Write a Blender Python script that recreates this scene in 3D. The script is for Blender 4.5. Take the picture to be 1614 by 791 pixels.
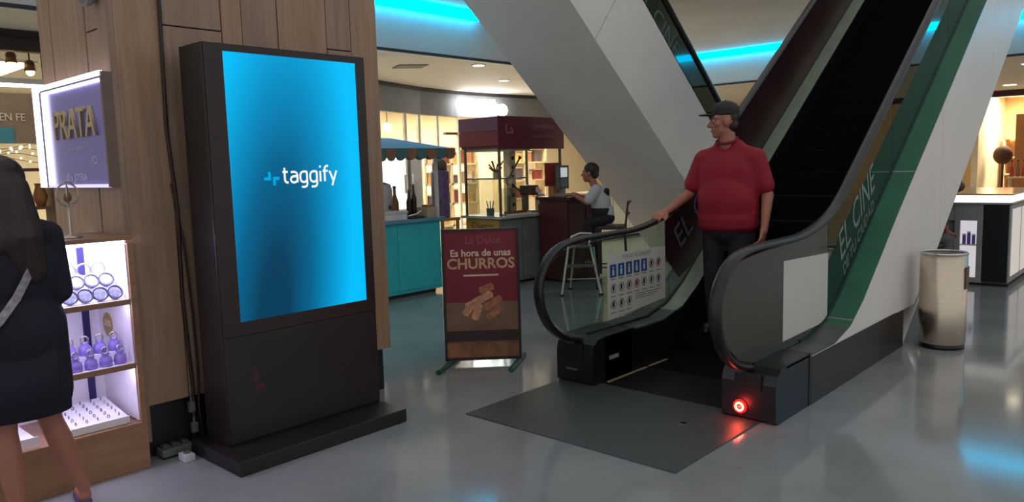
import bpy, bmesh, math, random
from mathutils import Vector, Matrix
random.seed(7)
scene = bpy.context.scene
COL = scene.collection
for o in list(bpy.data.objects):
    bpy.data.objects.remove(o, do_unlink=True)

# ---------------------------------------------------------------- camera
PITCH, ROLL, YAW, FPX = 0.11175, -0.02839, 0.74359, 1202.0
F = Vector((-math.sin(YAW)*math.cos(PITCH), math.cos(YAW)*math.cos(PITCH), -math.sin(PITCH)))
R0 = Vector((math.cos(YAW), math.sin(YAW), 0)); U0 = R0.cross(F)
R = R0*math.cos(ROLL) + U0*math.sin(ROLL); U = -R0*math.sin(ROLL) + U0*math.cos(ROLL)
cam_d = bpy.data.cameras.new('camera'); cam = bpy.data.objects.new('camera', cam_d); COL.objects.link(cam)
cam_d.sensor_fit = 'HORIZONTAL'; cam_d.sensor_width = 36.0; cam_d.lens = FPX/1614*36.0
cam_d.clip_start = 0.05; cam_d.clip_end = 200
cam.matrix_world = Matrix(((R.x, U.x, -F.x, 0), (R.y, U.y, -F.y, 0), (R.z, U.z, -F.z, 1.6), (0, 0, 0, 1)))
scene.camera = cam

# ---------------------------------------------------------------- world (soft daylight of the skylit atrium) and exposure
world = bpy.data.worlds.new('world'); scene.world = world; world.use_nodes = True
bg = world.node_tree.nodes['Background']; bg.inputs[0].default_value = (0.99, 0.99, 1.0, 1); bg.inputs[1].default_value = 0.58
scene.view_settings.view_transform = 'Standard'
scene.view_settings.look = 'None'
scene.view_settings.exposure = 0.0
scene.view_settings.gamma = 1.0
scene.view_settings.use_curve_mapping = False

def area_light(name, loc, size, power, color=(1, 1, 1), rot=(0, 0, 0), size_y=None):
    d = bpy.data.lights.new(name, 'AREA'); d.energy = power; d.color = color; d.size = size
    if size_y: d.shape = 'RECTANGLE'; d.size_y = size_y
    o = bpy.data.objects.new(name, d); o.location = loc; o.rotation_euler = rot; COL.objects.link(o); return o
def spot_light(name, loc, power, color, angle=110, rot=(0, 0, 0), radius=0.06):
    d = bpy.data.lights.new(name, 'SPOT'); d.energy = power; d.color = color; d.spot_size = math.radians(angle); d.spot_blend = 0.6
    d.shadow_soft_size = radius
    o = bpy.data.objects.new(name, d); o.location = loc; o.rotation_euler = rot; COL.objects.link(o); return o

# ---------------------------------------------------------------- materials
MATS = {}
def srgb(r, g, b):
    f = lambda c: (c/255/12.92) if c/255 <= 0.04045 else ((c/255+0.055)/1.055)**2.4
    return (f(r), f(g), f(b), 1)
def mat(name, col, rough=0.5, metal=0.0, var=0.12, scale=6.0, emit=None, estr=0.0, spec=0.5, bump=0.0, stretch=None):
    """principled material with a little procedural mottling"""
    if name in MATS: return MATS[name]
    m = bpy.data.materials.new(name); m.use_nodes = True
    nt = m.node_tree; N = nt.nodes; L = nt.links; b = N['Principled BSDF']
    c = srgb(*col)
    b.inputs['Roughness'].default_value = rough; b.inputs['Metallic'].default_value = metal
    b.inputs['Specular IOR Level'].default_value = spec
    if var > 0:
        tc = N.new('ShaderNodeTexCoord'); mp = N.new('ShaderNodeMapping'); no = N.new('ShaderNodeTexNoise'); ra = N.new('ShaderNodeValToRGB')
        if stretch: mp.inputs['Scale'].default_value = stretch
        no.inputs['Scale'].default_value = scale; no.inputs['Detail'].default_value = 4
        L.new(tc.outputs['Object'], mp.inputs[0]); L.new(mp.outputs[0], no.inputs[0]); L.new(no.outputs[0], ra.inputs[0])
        ra.color_ramp.elements[0].position = 0.3; ra.color_ramp.elements[1].position = 0.7
        ra.color_ramp.elements[0].color = (c[0]*(1-var), c[1]*(1-var), c[2]*(1-var), 1)
        ra.color_ramp.elements[1].color = (min(1, c[0]*(1+var)), min(1, c[1]*(1+var)), min(1, c[2]*(1+var)), 1)
        L.new(ra.outputs[0], b.inputs['Base Color'])
        if bump > 0:
            bp = N.new('ShaderNodeBump'); bp.inputs['Strength'].default_value = bump; bp.inputs['Distance'].default_value = 0.01
            L.new(no.outputs[0], bp.inputs['Height']); L.new(bp.outputs[0], b.inputs['Normal'])
    else:
        b.inputs['Base Color'].default_value = c
    if emit:
        b.inputs['Emission Color'].default_value = srgb(*emit); b.inputs['Emission Strength'].default_value = estr
    MATS[name] = m; return m
def glass(name, tint, gloss=0.12, rough=0.03, haze=0.0, hazecol=(120, 120, 115)):
    """clear sheet glass: tinted see-through, a mirror share that grows at grazing angles, optional flat grey painted in for reflections"""
    if name in MATS: return MATS[name]
    m = bpy.data.materials.new(name); m.use_nodes = True; nt = m.node_tree; N = nt.nodes; L = nt.links
    N.remove(N['Principled BSDF']); out = N['Material Output']
    tr = N.new('ShaderNodeBsdfTransparent'); tr.inputs[0].default_value = srgb(*tint)
    gl = N.new('ShaderNodeBsdfGlossy'); gl.inputs['Roughness'].default_value = rough; gl.inputs[0].default_value = (0.9, 0.95, 0.93, 1)
    fr = N.new('ShaderNodeLayerWeight'); fr.inputs[0].default_value = 0.5
    pw = N.new('ShaderNodeMath'); pw.operation = 'POWER'; pw.inputs[1].default_value = 5.0; L.new(fr.outputs['Facing'], pw.inputs[0])
    ad = N.new('ShaderNodeMath'); ad.operation = 'ADD'; ad.inputs[1].default_value = gloss; ad.use_clamp = True
    L.new(pw.outputs[0], ad.inputs[0])
    mx = N.new('ShaderNodeMixShader'); L.new(ad.outputs[0], mx.inputs[0]); L.new(tr.outputs[0], mx.inputs[1]); L.new(gl.outputs[0], mx.inputs[2])
    last = mx
    if haze > 0:
        df = N.new('ShaderNodeBsdfDiffuse'); df.inputs[0].default_value = srgb(*hazecol)
        m2 = N.new('ShaderNodeMixShader'); m2.inputs[0].default_value = haze
        L.new(mx.outputs[0], m2.inputs[1]); L.new(df.outputs[0], m2.inputs[2]); last = m2
    L.new(last.outputs[0], out.inputs[0]); MATS[name] = m; return m
def emis(name, col, s):
    if name in MATS: return MATS[name]
    m = bpy.data.materials.new(name); m.use_nodes = True; nt = m.node_tree; N = nt.nodes
    N.remove(N['Principled BSDF']); e = N.new('ShaderNodeEmission'); e.inputs[0].default_value = srgb(*col); e.inputs[1].default_value = s
    nt.links.new(e.outputs[0], N['Material Output'].inputs[0]); MATS[name] = m; return m

# ---------------------------------------------------------------- mesh helpers
class MB:
    """collects shapes into one bmesh; build() links ONE mesh object"""
    def __init__(s): s.bm = bmesh.new()
    def box(s, x0, x1, y0, y1, z0, z1, bev=0.0, M=None):
        r = bmesh.ops.create_cube(s.bm, size=1.0); v = r['verts']
        for q in v: q.co = Vector(((x0+x1)/2+q.co.x*(x1-x0), (y0+y1)/2+q.co.y*(y1-y0), (z0+z1)/2+q.co.z*(z1-z0)))
        if bev > 0:
            e = list({e for q in v for e in q.link_edges})
            r2 = bmesh.ops.bevel(s.bm, geom=e, offset=bev, segments=2, affect='EDGES', profile=0.7); v = r2['verts']
        if M: 
            for q in v: q.co = M @ q.co
        return s
    def prism(s, poly, axis, a, b):
        """polygon (u,v) extruded along axis 0/1/2 from a to b"""
        def co(u, v, w): return {0: (w, u, v), 1: (u, w, v), 2: (u, v, w)}[axis]
        A = [s.bm.verts.new(co(u, v, a)) for u, v in poly]; B = [s.bm.verts.new(co(u, v, b)) for u, v in poly]
        n = len(poly)
        s.bm.faces.new(A); s.bm.faces.new(B[::-1])
        for i in range(n): s.bm.faces.new((A[i], B[i], B[(i+1) % n], A[(i+1) % n]))
        return s
    def strip(s, path, axis, a, b, off):
        """band following path (u,v) with thickness off=(du,dv), extruded along axis"""
        p2 = [(u+off[0], v+off[1]) for u, v in path]
        for i in range(len(path)-1):
            s.prism([path[i], path[i+1], p2[i+1], p2[i]], axis, a, b)
        return s
    def tube(s, pts, r, seg=10, close=False):
        pts = [Vector(p) for p in pts]; n = len(pts); rs = r if isinstance(r, (list, tuple)) else [r]*n
        rings = []; up = None
        for i, p in enumerate(pts):
            a = pts[i-1] if i > 0 else (pts[-1] if close else p); b = pts[(i+1) % n] if (i < n-1 or close) else p
            t = (b-a).normalized()
            if up is None: up = Vector((0, 0, 1)) if abs(t.z) < 0.9 else Vector((1, 0, 0))
            x = t.cross(up)
            if x.length < 1e-5: x = t.cross(Vector((0, 1, 0)))
            x.normalize(); y = x.cross(t); up = y
            rings.append([s.bm.verts.new(p + (x*math.cos(k*2*math.pi/seg) + y*math.sin(k*2*math.pi/seg))*rs[i]) for k in range(seg)])
        m = n if close else n-1
        for i in range(m):
            A = rings[i]; B = rings[(i+1) % n]
            for k in range(seg): s.bm.faces.new((A[k], A[(k+1) % seg], B[(k+1) % seg], B[k]))
        if not close: s.bm.faces.new(rings[0][::-1]); s.bm.faces.new(rings[-1])
        return s
    def lathe(s, c, prof, seg=24, M=None):
        rings = []; c = Vector(c)
        for r, z in prof:
            if r < 1e-5: rings.append([s.bm.verts.new(c+Vector((0, 0, z)))])
            else: rings.append([s.bm.verts.new(c+Vector((r*math.cos(k*2*math.pi/seg), r*math.sin(k*2*math.pi/seg), z))) for k in range(seg)])
        for A, B in zip(rings[:-1], rings[1:]):
            for k in range(seg):
                j = (k+1) % seg
                if len(A) == 1 and len(B) == 1: continue
                if len(A) == 1: s.bm.faces.new((A[0], B[j], B[k]))
                elif len(B) == 1: s.bm.faces.new((A[k], A[j], B[0]))
                else: s.bm.faces.new((A[k], A[j], B[j], B[k]))
        if len(rings[0]) > 1: s.bm.faces.new(rings[0][::-1])
        if len(rings[-1]) > 1: s.bm.faces.new(rings[-1])
        if M:
            for ring in rings:
                for q in ring: q.co = M @ q.co
        return s
    def ball(s, c, r, sub=2):
        rr = r if isinstance(r, (list, tuple)) else (r, r, r)
        v = bmesh.ops.create_icosphere(s.bm, subdivisions=sub, radius=1.0)['verts']
        for q in v: q.co = Vector((c[0]+q.co.x*rr[0], c[1]+q.co.y*rr[1], c[2]+q.co.z*rr[2]))
        return s
    def quad(s, *p):
        s.bm.faces.new([s.bm.verts.new(q) for q in p]); return s
    def build(s, name, m, parent=None, smooth=False, origin=None):
        bmesh.ops.recalc_face_normals(s.bm, faces=s.bm.faces)
        me = bpy.data.meshes.new(name); s.bm.to_mesh(me); s.bm.free()
        if smooth:
            for p in me.polygons: p.use_smooth = True
        if m is not None: me.materials.append(m)
        return link(name, me, parent)
def link(name, me, parent=None):
    """mesh given in world coordinates; when it has a parent the mesh is moved into the parent's space"""
    o = bpy.data.objects.new(name, me); COL.objects.link(o)
    if parent is not None:
        o.parent = parent
        me.transform(wmat(parent).inverted())
    return o
def wmat(o):
    m = o.matrix_basis.copy()
    p = o.parent
    while p is not None: m = p.matrix_basis @ m; p = p.parent
    return m
def tag(o, label, cat, group=None):
    o['label'] = label; o['category'] = cat
    if group: o['group'] = group
    return o
def struct(o, label=None):
    o['kind'] = 'structure'
    if label: o['label'] = label
    return o
def thing(name, label, cat, loc=(0, 0, 0), rz=0.0, group=None):
    o = bpy.data.objects.new(name, None); o.empty_display_size = 0.1; COL.objects.link(o)
    o.location = loc; o.rotation_euler = (0, 0, rz)
    return tag(o, label, cat, group)
def children(o): return [c for c in bpy.data.objects if c.parent == o]
def dup(o, loc=None, rz=None, label=None, group=None, parent=None):
    kids = children(o)
    c = o.copy(); COL.objects.link(c)
    if parent is not None: c.parent = parent
    if loc is not None: c.location = loc
    if rz is not None: c.rotation_euler = (0, 0, rz)
    if label: c['label'] = label
    if group: c['group'] = group
    for k in kids: dup(k, parent=c)
    return c
def text(name, s, size, origin, right, up, m, parent=None, align='LEFT', depth=0.002, bold=0.0, sx=1.0, shear=0.0):
    cu = bpy.data.curves.new(name, 'FONT'); cu.body = s; cu.size = size; cu.align_x = align; cu.extrude = depth; cu.offset = bold; cu.shear = shear
    cu.resolution_u = 3
    t = bpy.data.objects.new('t', cu); COL.objects.link(t)
    dg = bpy.context.evaluated_depsgraph_get(); dg.update()
    me = bpy.data.meshes.new_from_object(t.evaluated_get(dg)); bpy.data.objects.remove(t, do_unlink=True)
    r = Vector(right).normalized(); u = Vector(up).normalized(); n = r.cross(u)
    o = Vector(origin)
    me.transform(Matrix(((r.x*sx, u.x, n.x, o.x), (r.y*sx, u.y, n.y, o.y), (r.z*sx, u.z, n.z, o.z), (0, 0, 0, 1))))
    me.materials.clear(); me.materials.append(m)
    return link(name, me, parent)
def capsule(bm, p0, p1, r0, r1, sub=2):
    t = bmesh.new()
    for p, r in ((p0, r0), (p1, r1)):
        v = bmesh.ops.create_icosphere(t, subdivisions=sub, radius=r)['verts']
        for q in v: q.co += Vector(p)
    h = bmesh.ops.convex_hull(t, input=t.verts[:])
    junk = [g for g in h['geom_interior'] if isinstance(g, bmesh.types.BMVert)] + [g for g in h['geom_unused'] if isinstance(g, bmesh.types.BMVert)]
    if junk: bmesh.ops.delete(t, geom=list(set(junk)), context='VERTS')
    me = bpy.data.meshes.new('c'); t.to_mesh(me); t.free(); bm.from_mesh(me); bpy.data.meshes.remove(me)
def blob(name, prims, voxel, m, parent=None, smooth=3, factor=0.5):
    """one continuous surface grown over capsules ('c') and ellipsoids ('e')"""
    bm = bmesh.new()
    for p in prims:
        if p[0] == 'c': capsule(bm, *p[1:])
        else:
            c, r = Vector(p[1]), p[2]; Mx = p[3] if len(p) > 3 else Matrix.Identity(3)
            v = bmesh.ops.create_icosphere(bm, subdivisions=3, radius=1.0)['verts']
            for q in v: q.co = c + Mx @ Vector((q.co.x*r[0], q.co.y*r[1], q.co.z*r[2]))
    me = bpy.data.meshes.new('b'); bm.to_mesh(me); bm.free()
    t = bpy.data.objects.new('b', me); COL.objects.link(t)
    r = t.modifiers.new('r', 'REMESH'); r.mode = 'VOXEL'; r.voxel_size = voxel; r.use_smooth_shade = True
    sm = t.modifiers.new('s', 'SMOOTH'); sm.iterations = smooth; sm.factor = factor
    dg = bpy.context.evaluated_depsgraph_get(); dg.update()
    out = bpy.data.meshes.new_from_object(t.evaluated_get(dg)); bpy.data.objects.remove(t, do_unlink=True)
    out.name = name
    for p in out.polygons: p.use_smooth = True
    out.materials.clear(); out.materials.append(m)
    return link(name, out, parent)

# ================================================================ THE SETTING
def floor_material():
    m = bpy.data.materials.new('polished_terrazzo'); m.use_nodes = True; nt = m.node_tree; N = nt.nodes; L = nt.links; b = N['Principled BSDF']
    tc = N.new('ShaderNodeTexCoord'); n1 = N.new('ShaderNodeTexNoise'); n1.inputs['Scale'].default_value = 1.3; n1.inputs['Detail'].default_value = 6
    n2 = N.new('ShaderNodeTexNoise'); n2.inputs['Scale'].default_value = 140; n2.inputs['Detail'].default_value = 2
    r1 = N.new('ShaderNodeValToRGB'); r1.color_ramp.elements[0].color = srgb(130, 134, 134); r1.color_ramp.elements[1].color = srgb(148, 151, 150)
    r1.color_ramp.elements[0].position = 0.35; r1.color_ramp.elements[1].position = 0.65
    L.new(tc.outputs['Object'], n1.inputs[0]); L.new(tc.outputs['Object'], n2.inputs[0]); L.new(n1.outputs[0], r1.inputs[0])
    br = N.new('ShaderNodeTexBrick'); br.offset = 0.0; br.inputs['Scale'].default_value = 1.0
    br.inputs['Brick Width'].default_value = 1.2; br.inputs['Row Height'].default_value = 1.2; br.inputs['Mortar Size'].default_value = 0.004
    br.inputs['Color1'].default_value = (1, 1, 1, 1); br.inputs['Color2'].default_value = (0.96, 0.96, 0.96, 1); br.inputs['Mortar'].default_value = (0.88, 0.88, 0.88, 1)
    L.new(tc.outputs['Object'], br.inputs[0])
    mx = N.new('ShaderNodeMix'); mx.data_type = 'RGBA'; mx.blend_type = 'MULTIPLY'; mx.inputs[0].default_value = 1.0
    L.new(r1.outputs[0], mx.inputs[6]); L.new(br.outputs[0], mx.inputs[7])
    m2 = N.new('ShaderNodeMix'); m2.data_type = 'RGBA'; m2.blend_type = 'OVERLAY'; m2.inputs[0].default_value = 0.12
    L.new(mx.outputs[2], m2.inputs[6]); L.new(n2.outputs[0], m2.inputs[7]); L.new(m2.outputs[2], b.inputs['Base Color'])
    rr = N.new('ShaderNodeMapRange'); rr.inputs[3].default_value = 0.06; rr.inputs[4].default_value = 0.14
    L.new(n1.outputs[0], rr.inputs[0]); L.new(rr.outputs[0], b.inputs['Roughness'])
    b.inputs['Specular IOR Level'].default_value = 0.6
    return m
M_floor = floor_material()
M_white = mat('white_cladding', (232, 227, 220), 0.45, var=0.03, scale=2)
M_ceil = mat('ceiling_paint', (228, 218, 202), 0.7, var=0.03, scale=2)
M_slab = mat('slab_paint', (240, 234, 224), 0.7, var=0.04, scale=1)
M_wood = mat('oak_board', (150, 124, 104), 0.45, var=0.16, scale=5, stretch=(6, 6, 0.5), bump=0.05)
M_wood2 = mat('oak_board_warm', (158, 128, 102), 0.45, var=0.16, scale=5, stretch=(6, 6, 0.5), bump=0.05)
M_plinth = mat('dark_plinth', (34, 31, 38), 0.4, var=0.1)
M_black = mat('black_plastic', (22, 20, 24), 0.4, var=0.1)
M_fascia = mat('grey_fascia', (120, 122, 124), 0.5, var=0.05, scale=3)
M_cream = mat('cream_wall', (235, 220, 188), 0.7, var=0.05, scale=3)
M_steel = mat('brushed_steel', (214, 198, 178), 0.28, 1.0, var=0.08, scale=8, stretch=(1, 1, 20))
M_chrome = mat('chrome', (210, 208, 205), 0.12, 1.0, var=0.0)
M_cyan = emis('cyan_led', (0, 196, 255), 6.5)

fl = MB().box(-19, 7, -5, 30, -0.1, 0).build('floor', M_floor); struct(fl, 'polished grey terrazzo mall floor')

# upper slab soffits round the escalator void
cs = MB()
cs.prism([(-8.2, 8.9), (-3.66, 8.9), (-3.66, 15.2), (-9.8, 15.2), (-8.2, 10.0)], 2, 3.87, 4.2)
cs.build('ceiling', M_slab); struct(bpy.data.objects['ceiling'])
struct(MB().box(-3.66, 6, 12.9, 15.2, 3.87, 4.2).build('ceiling', M_slab))
struct(MB().box(-8.2, -7.3, -2, 8.9, 3.87, 4.2).build('ceiling', M_slab))
# lower ceilings over the shop passages
lc = MB().prism([(-8.28, -3), (-8.28, 10.0), (-9.88, 15.28), (6, 15.28), (6, 29), (-18.5, 29), (-18.5, -3)], 2, 3.2, 3.3).build('ceiling', M_ceil); struct(lc)
# bulkheads between the two ceiling heights
M_bulk = mat('bulkhead_white', (226, 226, 224), 0.6, var=0.02)
struct(MB().prism([(-8.2, -3), (-8.2, 10.0), (-9.8, 15.2), (-9.9, 15.3), (-8.3, 10.0), (-8.3, -3)], 2, 3.16, 4.1).build('wall_left', M_bulk))
struct(MB().box(-9.8, 6, 15.2, 15.30, 3.16, 4.1).build('wall_back', M_bulk))
struct(MB().box(-8.2, -8.185, -3, 10.0, 3.16, 3.20).build('trim_1', mat('dark_shadow_gap', (60, 58, 58), 0.6)))
struct(MB().box(-9.8, 6, 15.185, 15.2, 3.16, 3.20).build('trim_2', MATS['dark_shadow_gap']))
# cyan light coves
def cove(name, label, b):
    t = thing(name, label, 'light', ((b[0]+b[1])/2, (b[2]+b[3])/2, b[4]))
    MB().box(*b).build('light_strip', M_cyan, t)
    return t
cove('cove_light', 'cyan light cove at top of white bulkhead above the food stalls', (-8.14, -8.08, 4.6, 8.25, 3.72, 3.865))
cove('cove_light', 'cyan light cove above the back shops, seen between and beside the escalators', (-9.6, 5, 15.08, 15.14, 3.74, 3.865))

# curved grey fascia of the shops on the left
FP = [(-9.6, -2), (-9.6, 3.4), (-10.1, 5.6), (-10.8, 7.6), (-11.3, 8.9), (-11.75, 10.2), (-11.95, 11.3), (-11.95, 12.5), (-11.8, 13.8), (-11.4, 16.5), (-11.2, 22)]
def wall_path(pts, z0, z1, th=0.12):
    b = MB()
    for (x0, y0), (x1, y1) in zip(pts[:-1], pts[1:]):
        b.prism([(x0, y0), (x1, y1), (x1-th, y1), (x0-th, y0)], 2, z0, z1)
    return b
struct(wall_path(FP[2:], 2.66, 3.2).build('wall_shopfront', M_fascia))
struct(wall_path([(x+0.03, y) for x, y in FP], 3.13, 3.2, 0.05).build('trim_3', mat('dark_trim', (38, 34, 36), 0.5)))
struct(wall_path(FP[:3], 2.98, 3.2).build('wall_shopfront', mat('dark_brown_fascia', (52, 40, 36), 0.5)))
# back of the shops on the left
struct(wall_path([(-16.5, -3), (-16.5, 24)], 0, 3.2).build('wall_far_left', M_cream))
struct(MB().box(-16.5, -11.2, 23.9, 24.0, 0, 3.2).build('wall_far_left', M_cream))
# back shop: fascia, side pier and wall
struct(MB().box(-11.2, 6, 23.9, 24.05, 3.04, 3.2).build('wall_back_fascia', mat('maroon_fascia', (74, 30, 30), 0.5)))
struct(MB().box(-11.2, 6, 27.4, 27.5, 0, 3.2).build('wall_far_back', mat('warm_shop_wall', (226, 190, 140), 0.7, var=0.06)))
struct(MB().box(-4.9, -4.75, 24.0, 27.4, 0, 3.2).build('wall_shop_side', M_cream))

# shopfront mullions and glass under the curved fascia
for i, y in enumerate((9.6, 10.15, 10.75, 11.35)):
    x = -11.9 + (0.35 if i == 0 else 0.12 if i == 1 else 0.0)
    struct(MB().box(x-0.03, x+0.03, y-0.03, y+0.03, 0, 2.66).build('trim_%d' % (4+i), mat('white_mullion', (232, 224, 205), 0.5)))
struct(MB().box(-11.98, -11.9, 11.0, 14.5, 2.28, 2.33).build('trim_8', mat('bronze_transom', (92, 66, 50), 0.5)))

# round ceiling lights in the shop passages
def downlight(loc, label, r=0.09, power=70, col=(1.0, 0.88, 0.72), lens=12):
    t = thing('ceiling_light', label, 'light', loc)
    x, y, z = loc
    MB().lathe((x, y, z), [(r*1.25, 0), (r*1.25, -0.012), (r, -0.014), (r, 0)], 20).build('trim_ring', M_white, t)
    MB().lathe((x, y, z-0.004), [(0, 0), (r, 0), (r*0.96, -0.012), (0, -0.016)], 20).build('lens', emis('warm_lens', (255, 240, 210), lens), t)
    s = spot_light('downlight_lamp', (0, 0, -0.05), power, col, 140); s.parent = t
    return t
downlight((-8.69, 8.79, 3.2), 'round ceiling light nearest the cyan cove above the churros cart')
downlight((-9.94, 10.72, 3.2), 'round ceiling light nearest the glowing shop sign')
downlight((-3.73, 21.96, 3.2), 'round ceiling light above the maroon fascia of the back shop', 0.14, 60)
downlight((-9.2, 6.4, 3.2), 'round ceiling light added out of view behind the column over the teal kiosk', 0.09, 110)  # extra hidden lamp, added to brighten the floor and soffits near the stalls
downlight((-6.5, 17.5, 3.2), 'round ceiling light added in the back passage left of the climbing escalator', 0.12, 160)  # extra lamp, added so floor bounce lifts the soffits
downlight((-2.6, 17.0, 3.2), 'round ceiling light added in the back passage right of the climbing escalator', 0.12, 160)  # second added passage lamp, also there to lift the soffits by bounce
downlight((-8.8, 2.2, 3.2), 'round ceiling light above the jewellery side of the passage')
struct(MB().prism([(-9.75, 7.9), (-9.45, 8.25), (-9.1, 8.1), (-9.4, 7.75)], 2, 3.185, 3.2).build('trim_9', mat('vent_grey', (120, 112, 104), 0.6)))
# light panels inside the shops (behind the fascias)
def shop_panel(loc, sx, sy, power, col, label):
    t = thing('ceiling_panel', label, 'light', loc)
    x, y, z = loc
    MB().box(x-sx/2-0.03, x+sx/2+0.03, y-sy/2-0.03, y+sy/2+0.03, z-0.03, z).build('frame', M_white, t)
    MB().box(x-sx/2, x+sx/2, y-sy/2, y+sy/2, z-0.035, z-0.03).build('diffuser', emis('warm_diffuser', (255, 236, 200), 3), t)
    a = area_light('panel_lamp', (0, 0, -0.06), sx, power, col, size_y=sy); a.parent = t
shop_panel((-14.2, 9.6, 3.2), 1.6, 5, 520, (1, 0.88, 0.68), 'warm light panel over the shop behind the blue awning')
shop_panel((-14.2, 15.5, 3.2), 1.6, 4, 420, (1, 0.85, 0.62), 'warm light panel over the shop behind the churros cart')
shop_panel((-3.6, 25.7, 3.2), 3, 1.2, 300, (1, 0.84, 0.6), 'warm light panel over the back shop')
shop_panel((-12.8, 2.0, 3.2), 1.6, 3, 60, (1, 0.8, 0.55), 'warm light panel inside the dim shop on the left')

# ---------------------------------------------------------------- board-clad column
colm = MB().box(-5.44, -4.40, 1.68, 3.36, 0, 4.0).build('wall_column', M_plinth); struct(colm, 'wood-boarded square column with black plinth')
def board(b, m=M_wood): 
    return MB().box(*b, bev=0.003).build('board', m, colm)
edges = [1.655, 1.905, 2.26, 2.39, 2.63, 2.985, 3.18, 3.40]
joint = [None, 2.43, None, 2.95, None, 2.395, None]
for i in range(7):
    y0, y1 = edges[i]+0.003, edges[i+1]-0.003; mm = M_wood if i % 2 else M_wood2
    if joint[i]:
        board((-4.40, -4.35+0.002*(i % 3), y0, y1, 0.31, joint[i]-0.004), mm); board((-4.40, -4.35, y0, y1, joint[i]+0.004, 4.0), M_wood)
    else: board((-4.40, -4.35+0.002*(i % 3), y0, y1, 0.31, 4.0), mm)
sx = [-5.46, -5.24, -5.02, -4.80, -4.68, -4.50, -4.352]
sj = [None, 2.9, None, None, 2.40, None]
for i in range(6):
    x0, x1 = sx[i]+0.003, sx[i+1]-0.003
    if sj[i]:
        board((x0, x1, 1.63, 1.68, 0.1, sj[i]-0.004), M_wood2); board((x0, x1, 1.63, 1.68, sj[i]+0.004, 4.0))
    else: board((x0, x1, 1.628-0.003*(i % 2), 1.68, 0.1, 4.0), M_wood if i % 2 else M_wood2)
# far side of the column
board((-5.44, -4.353, 3.36, 3.40, 0.31, 4.0), M_wood)

# ================================================================ LEFT: display totem
t = thing('display_totem', 'tall black advertising totem with a blue lit screen beside the wooden column', 'totem', (-4.0, 2.45, 0))
M_tot = mat('totem_black', (30, 25, 27), 0.38, var=0.25, scale=3)
MB().box(-4.27, -3.70, 1.86, 2.99, 0.0, 0.085, 0.006).build('base', M_tot, t)
MB().box(-4.22, -3.955, 1.935, 2.975, 0.085, 2.295, 0.008).build('body', M_tot, t)
fr = MB()
fr.box(-3.956, -3.943, 1.94, 2.045, 0.70, 2.292); fr.box(-3.956, -3.943, 2.905, 2.972, 0.70, 2.292)
fr.box(-3.956, -3.943, 2.045, 2.905, 2.252, 2.292); fr.box(-3.956, -3.943, 2.045, 2.905, 0.70, 0.775)
fr.build('bezel', mat('bezel_brown', (38, 24, 22), 0.35, var=0.15), t)
MB().box(-3.956, -3.944, 1.94, 2.972, 0.10, 0.695, 0.003).build('lower_panel', M_tot, t)
def screen_mat():
    m = bpy.data.materials.new('screen_picture'); m.use_nodes = True; nt = m.node_tree; N = nt.nodes; L = nt.links; b = N['Principled BSDF']
    b.inputs['Base Color'].default_value = (0.004, 0.004, 0.005, 1); b.inputs['Roughness'].default_value = 0.4; b.inputs['Specular IOR Level'].default_value = 0.08
    tc = N.new('ShaderNodeTexCoord'); sp = N.new('ShaderNodeSeparateXYZ'); L.new(tc.outputs['Generated'], sp.inputs[0])
    def mth(op, a, c):
        n = N.new('ShaderNodeMath'); n.operation = op
        for k, v in ((0, a), (1, c)):
            if isinstance(v, (int, float)): n.inputs[k].default_value = v
            else: L.new(v, n.inputs[k])
        return n.outputs[0]
    u, v = sp.outputs[1], sp.outputs[2]
    u0 = mth('ADD', mth('MULTIPLY', v, 0.22), 0.24)
    du = mth('DIVIDE', mth('SUBTRACT', u, u0), 0.62); dv = mth('DIVIDE', v, 1.32)
    d = mth('SQRT', mth('ADD', mth('MULTIPLY', du, du), mth('MULTIPLY', dv, dv)), 0)
    ra = N.new('ShaderNodeValToRGB'); e = ra.color_ramp.elements
    e[0].position = 0.18; e[0].color = srgb(4, 62, 92); e[1].position = 1.0; e[1].color = srgb(0, 192, 255)
    x = e.new(0.46); x.color = srgb(0, 100, 143); x = e.new(0.68); x.color = srgb(0, 140, 192); x = e.new(0.88); x.color = srgb(0, 174, 233)
    L.new(d, ra.inputs[0]); L.new(ra.outputs[0], b.inputs['Emission Color']); b.inputs['Emission Strength'].default_value = 1.0
    return m
scr = MB().box(-3.95, -3.946, 2.045, 2.905, 0.775, 2.252).build('screen', screen_mat(), t)
M_logo = emis('logo_white', (255, 255, 255), 1.0); M_logo2 = emis('logo_blue', (0, 172, 230), 1.0)
GL = {'t': (0.75, [[(.2, 1.38), (.2, .32), (.25, .12), (.38, .02), (.55, .02)], [(0, 1), (.52, 1)]]),
      'a': (1.03, [[(.1, .97), (.48, .99), (.68, .9), (.75, .68), (.75, 0)], [(.75, .58), (.36, .58), (.14, .5), (.05, .3), (.12, .1), (.32, 0), (.52, .02), (.66, .1), (.75, .22)]]),
      'g': (1.06, [[(.75, .98), (.34, 1), (.13, .9), (.03, .68), (.03, .34), (.12, .1), (.32, 0), (.52, .02), (.75, .16)], [(.75, .98), (.75, -.2), (.68, -.37), (.5, -.45), (.14, -.45)]]),
      'i': (0.36, [[(.08, 1), (.08, 0)], [(.08, 1.33), (.08, 1.52)]]),
      'f': (0.76, [[(.2, 0), (.2, 1.12), (.26, 1.36), (.42, 1.48), (.62, 1.48)], [(0, 1), (.56, 1)]]),
      'y': (0.8, [[(0, 1), (.40, .02)], [(.78, 1), (.40, .02), (.24, -.42)]])}
cu = 0.0
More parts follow.
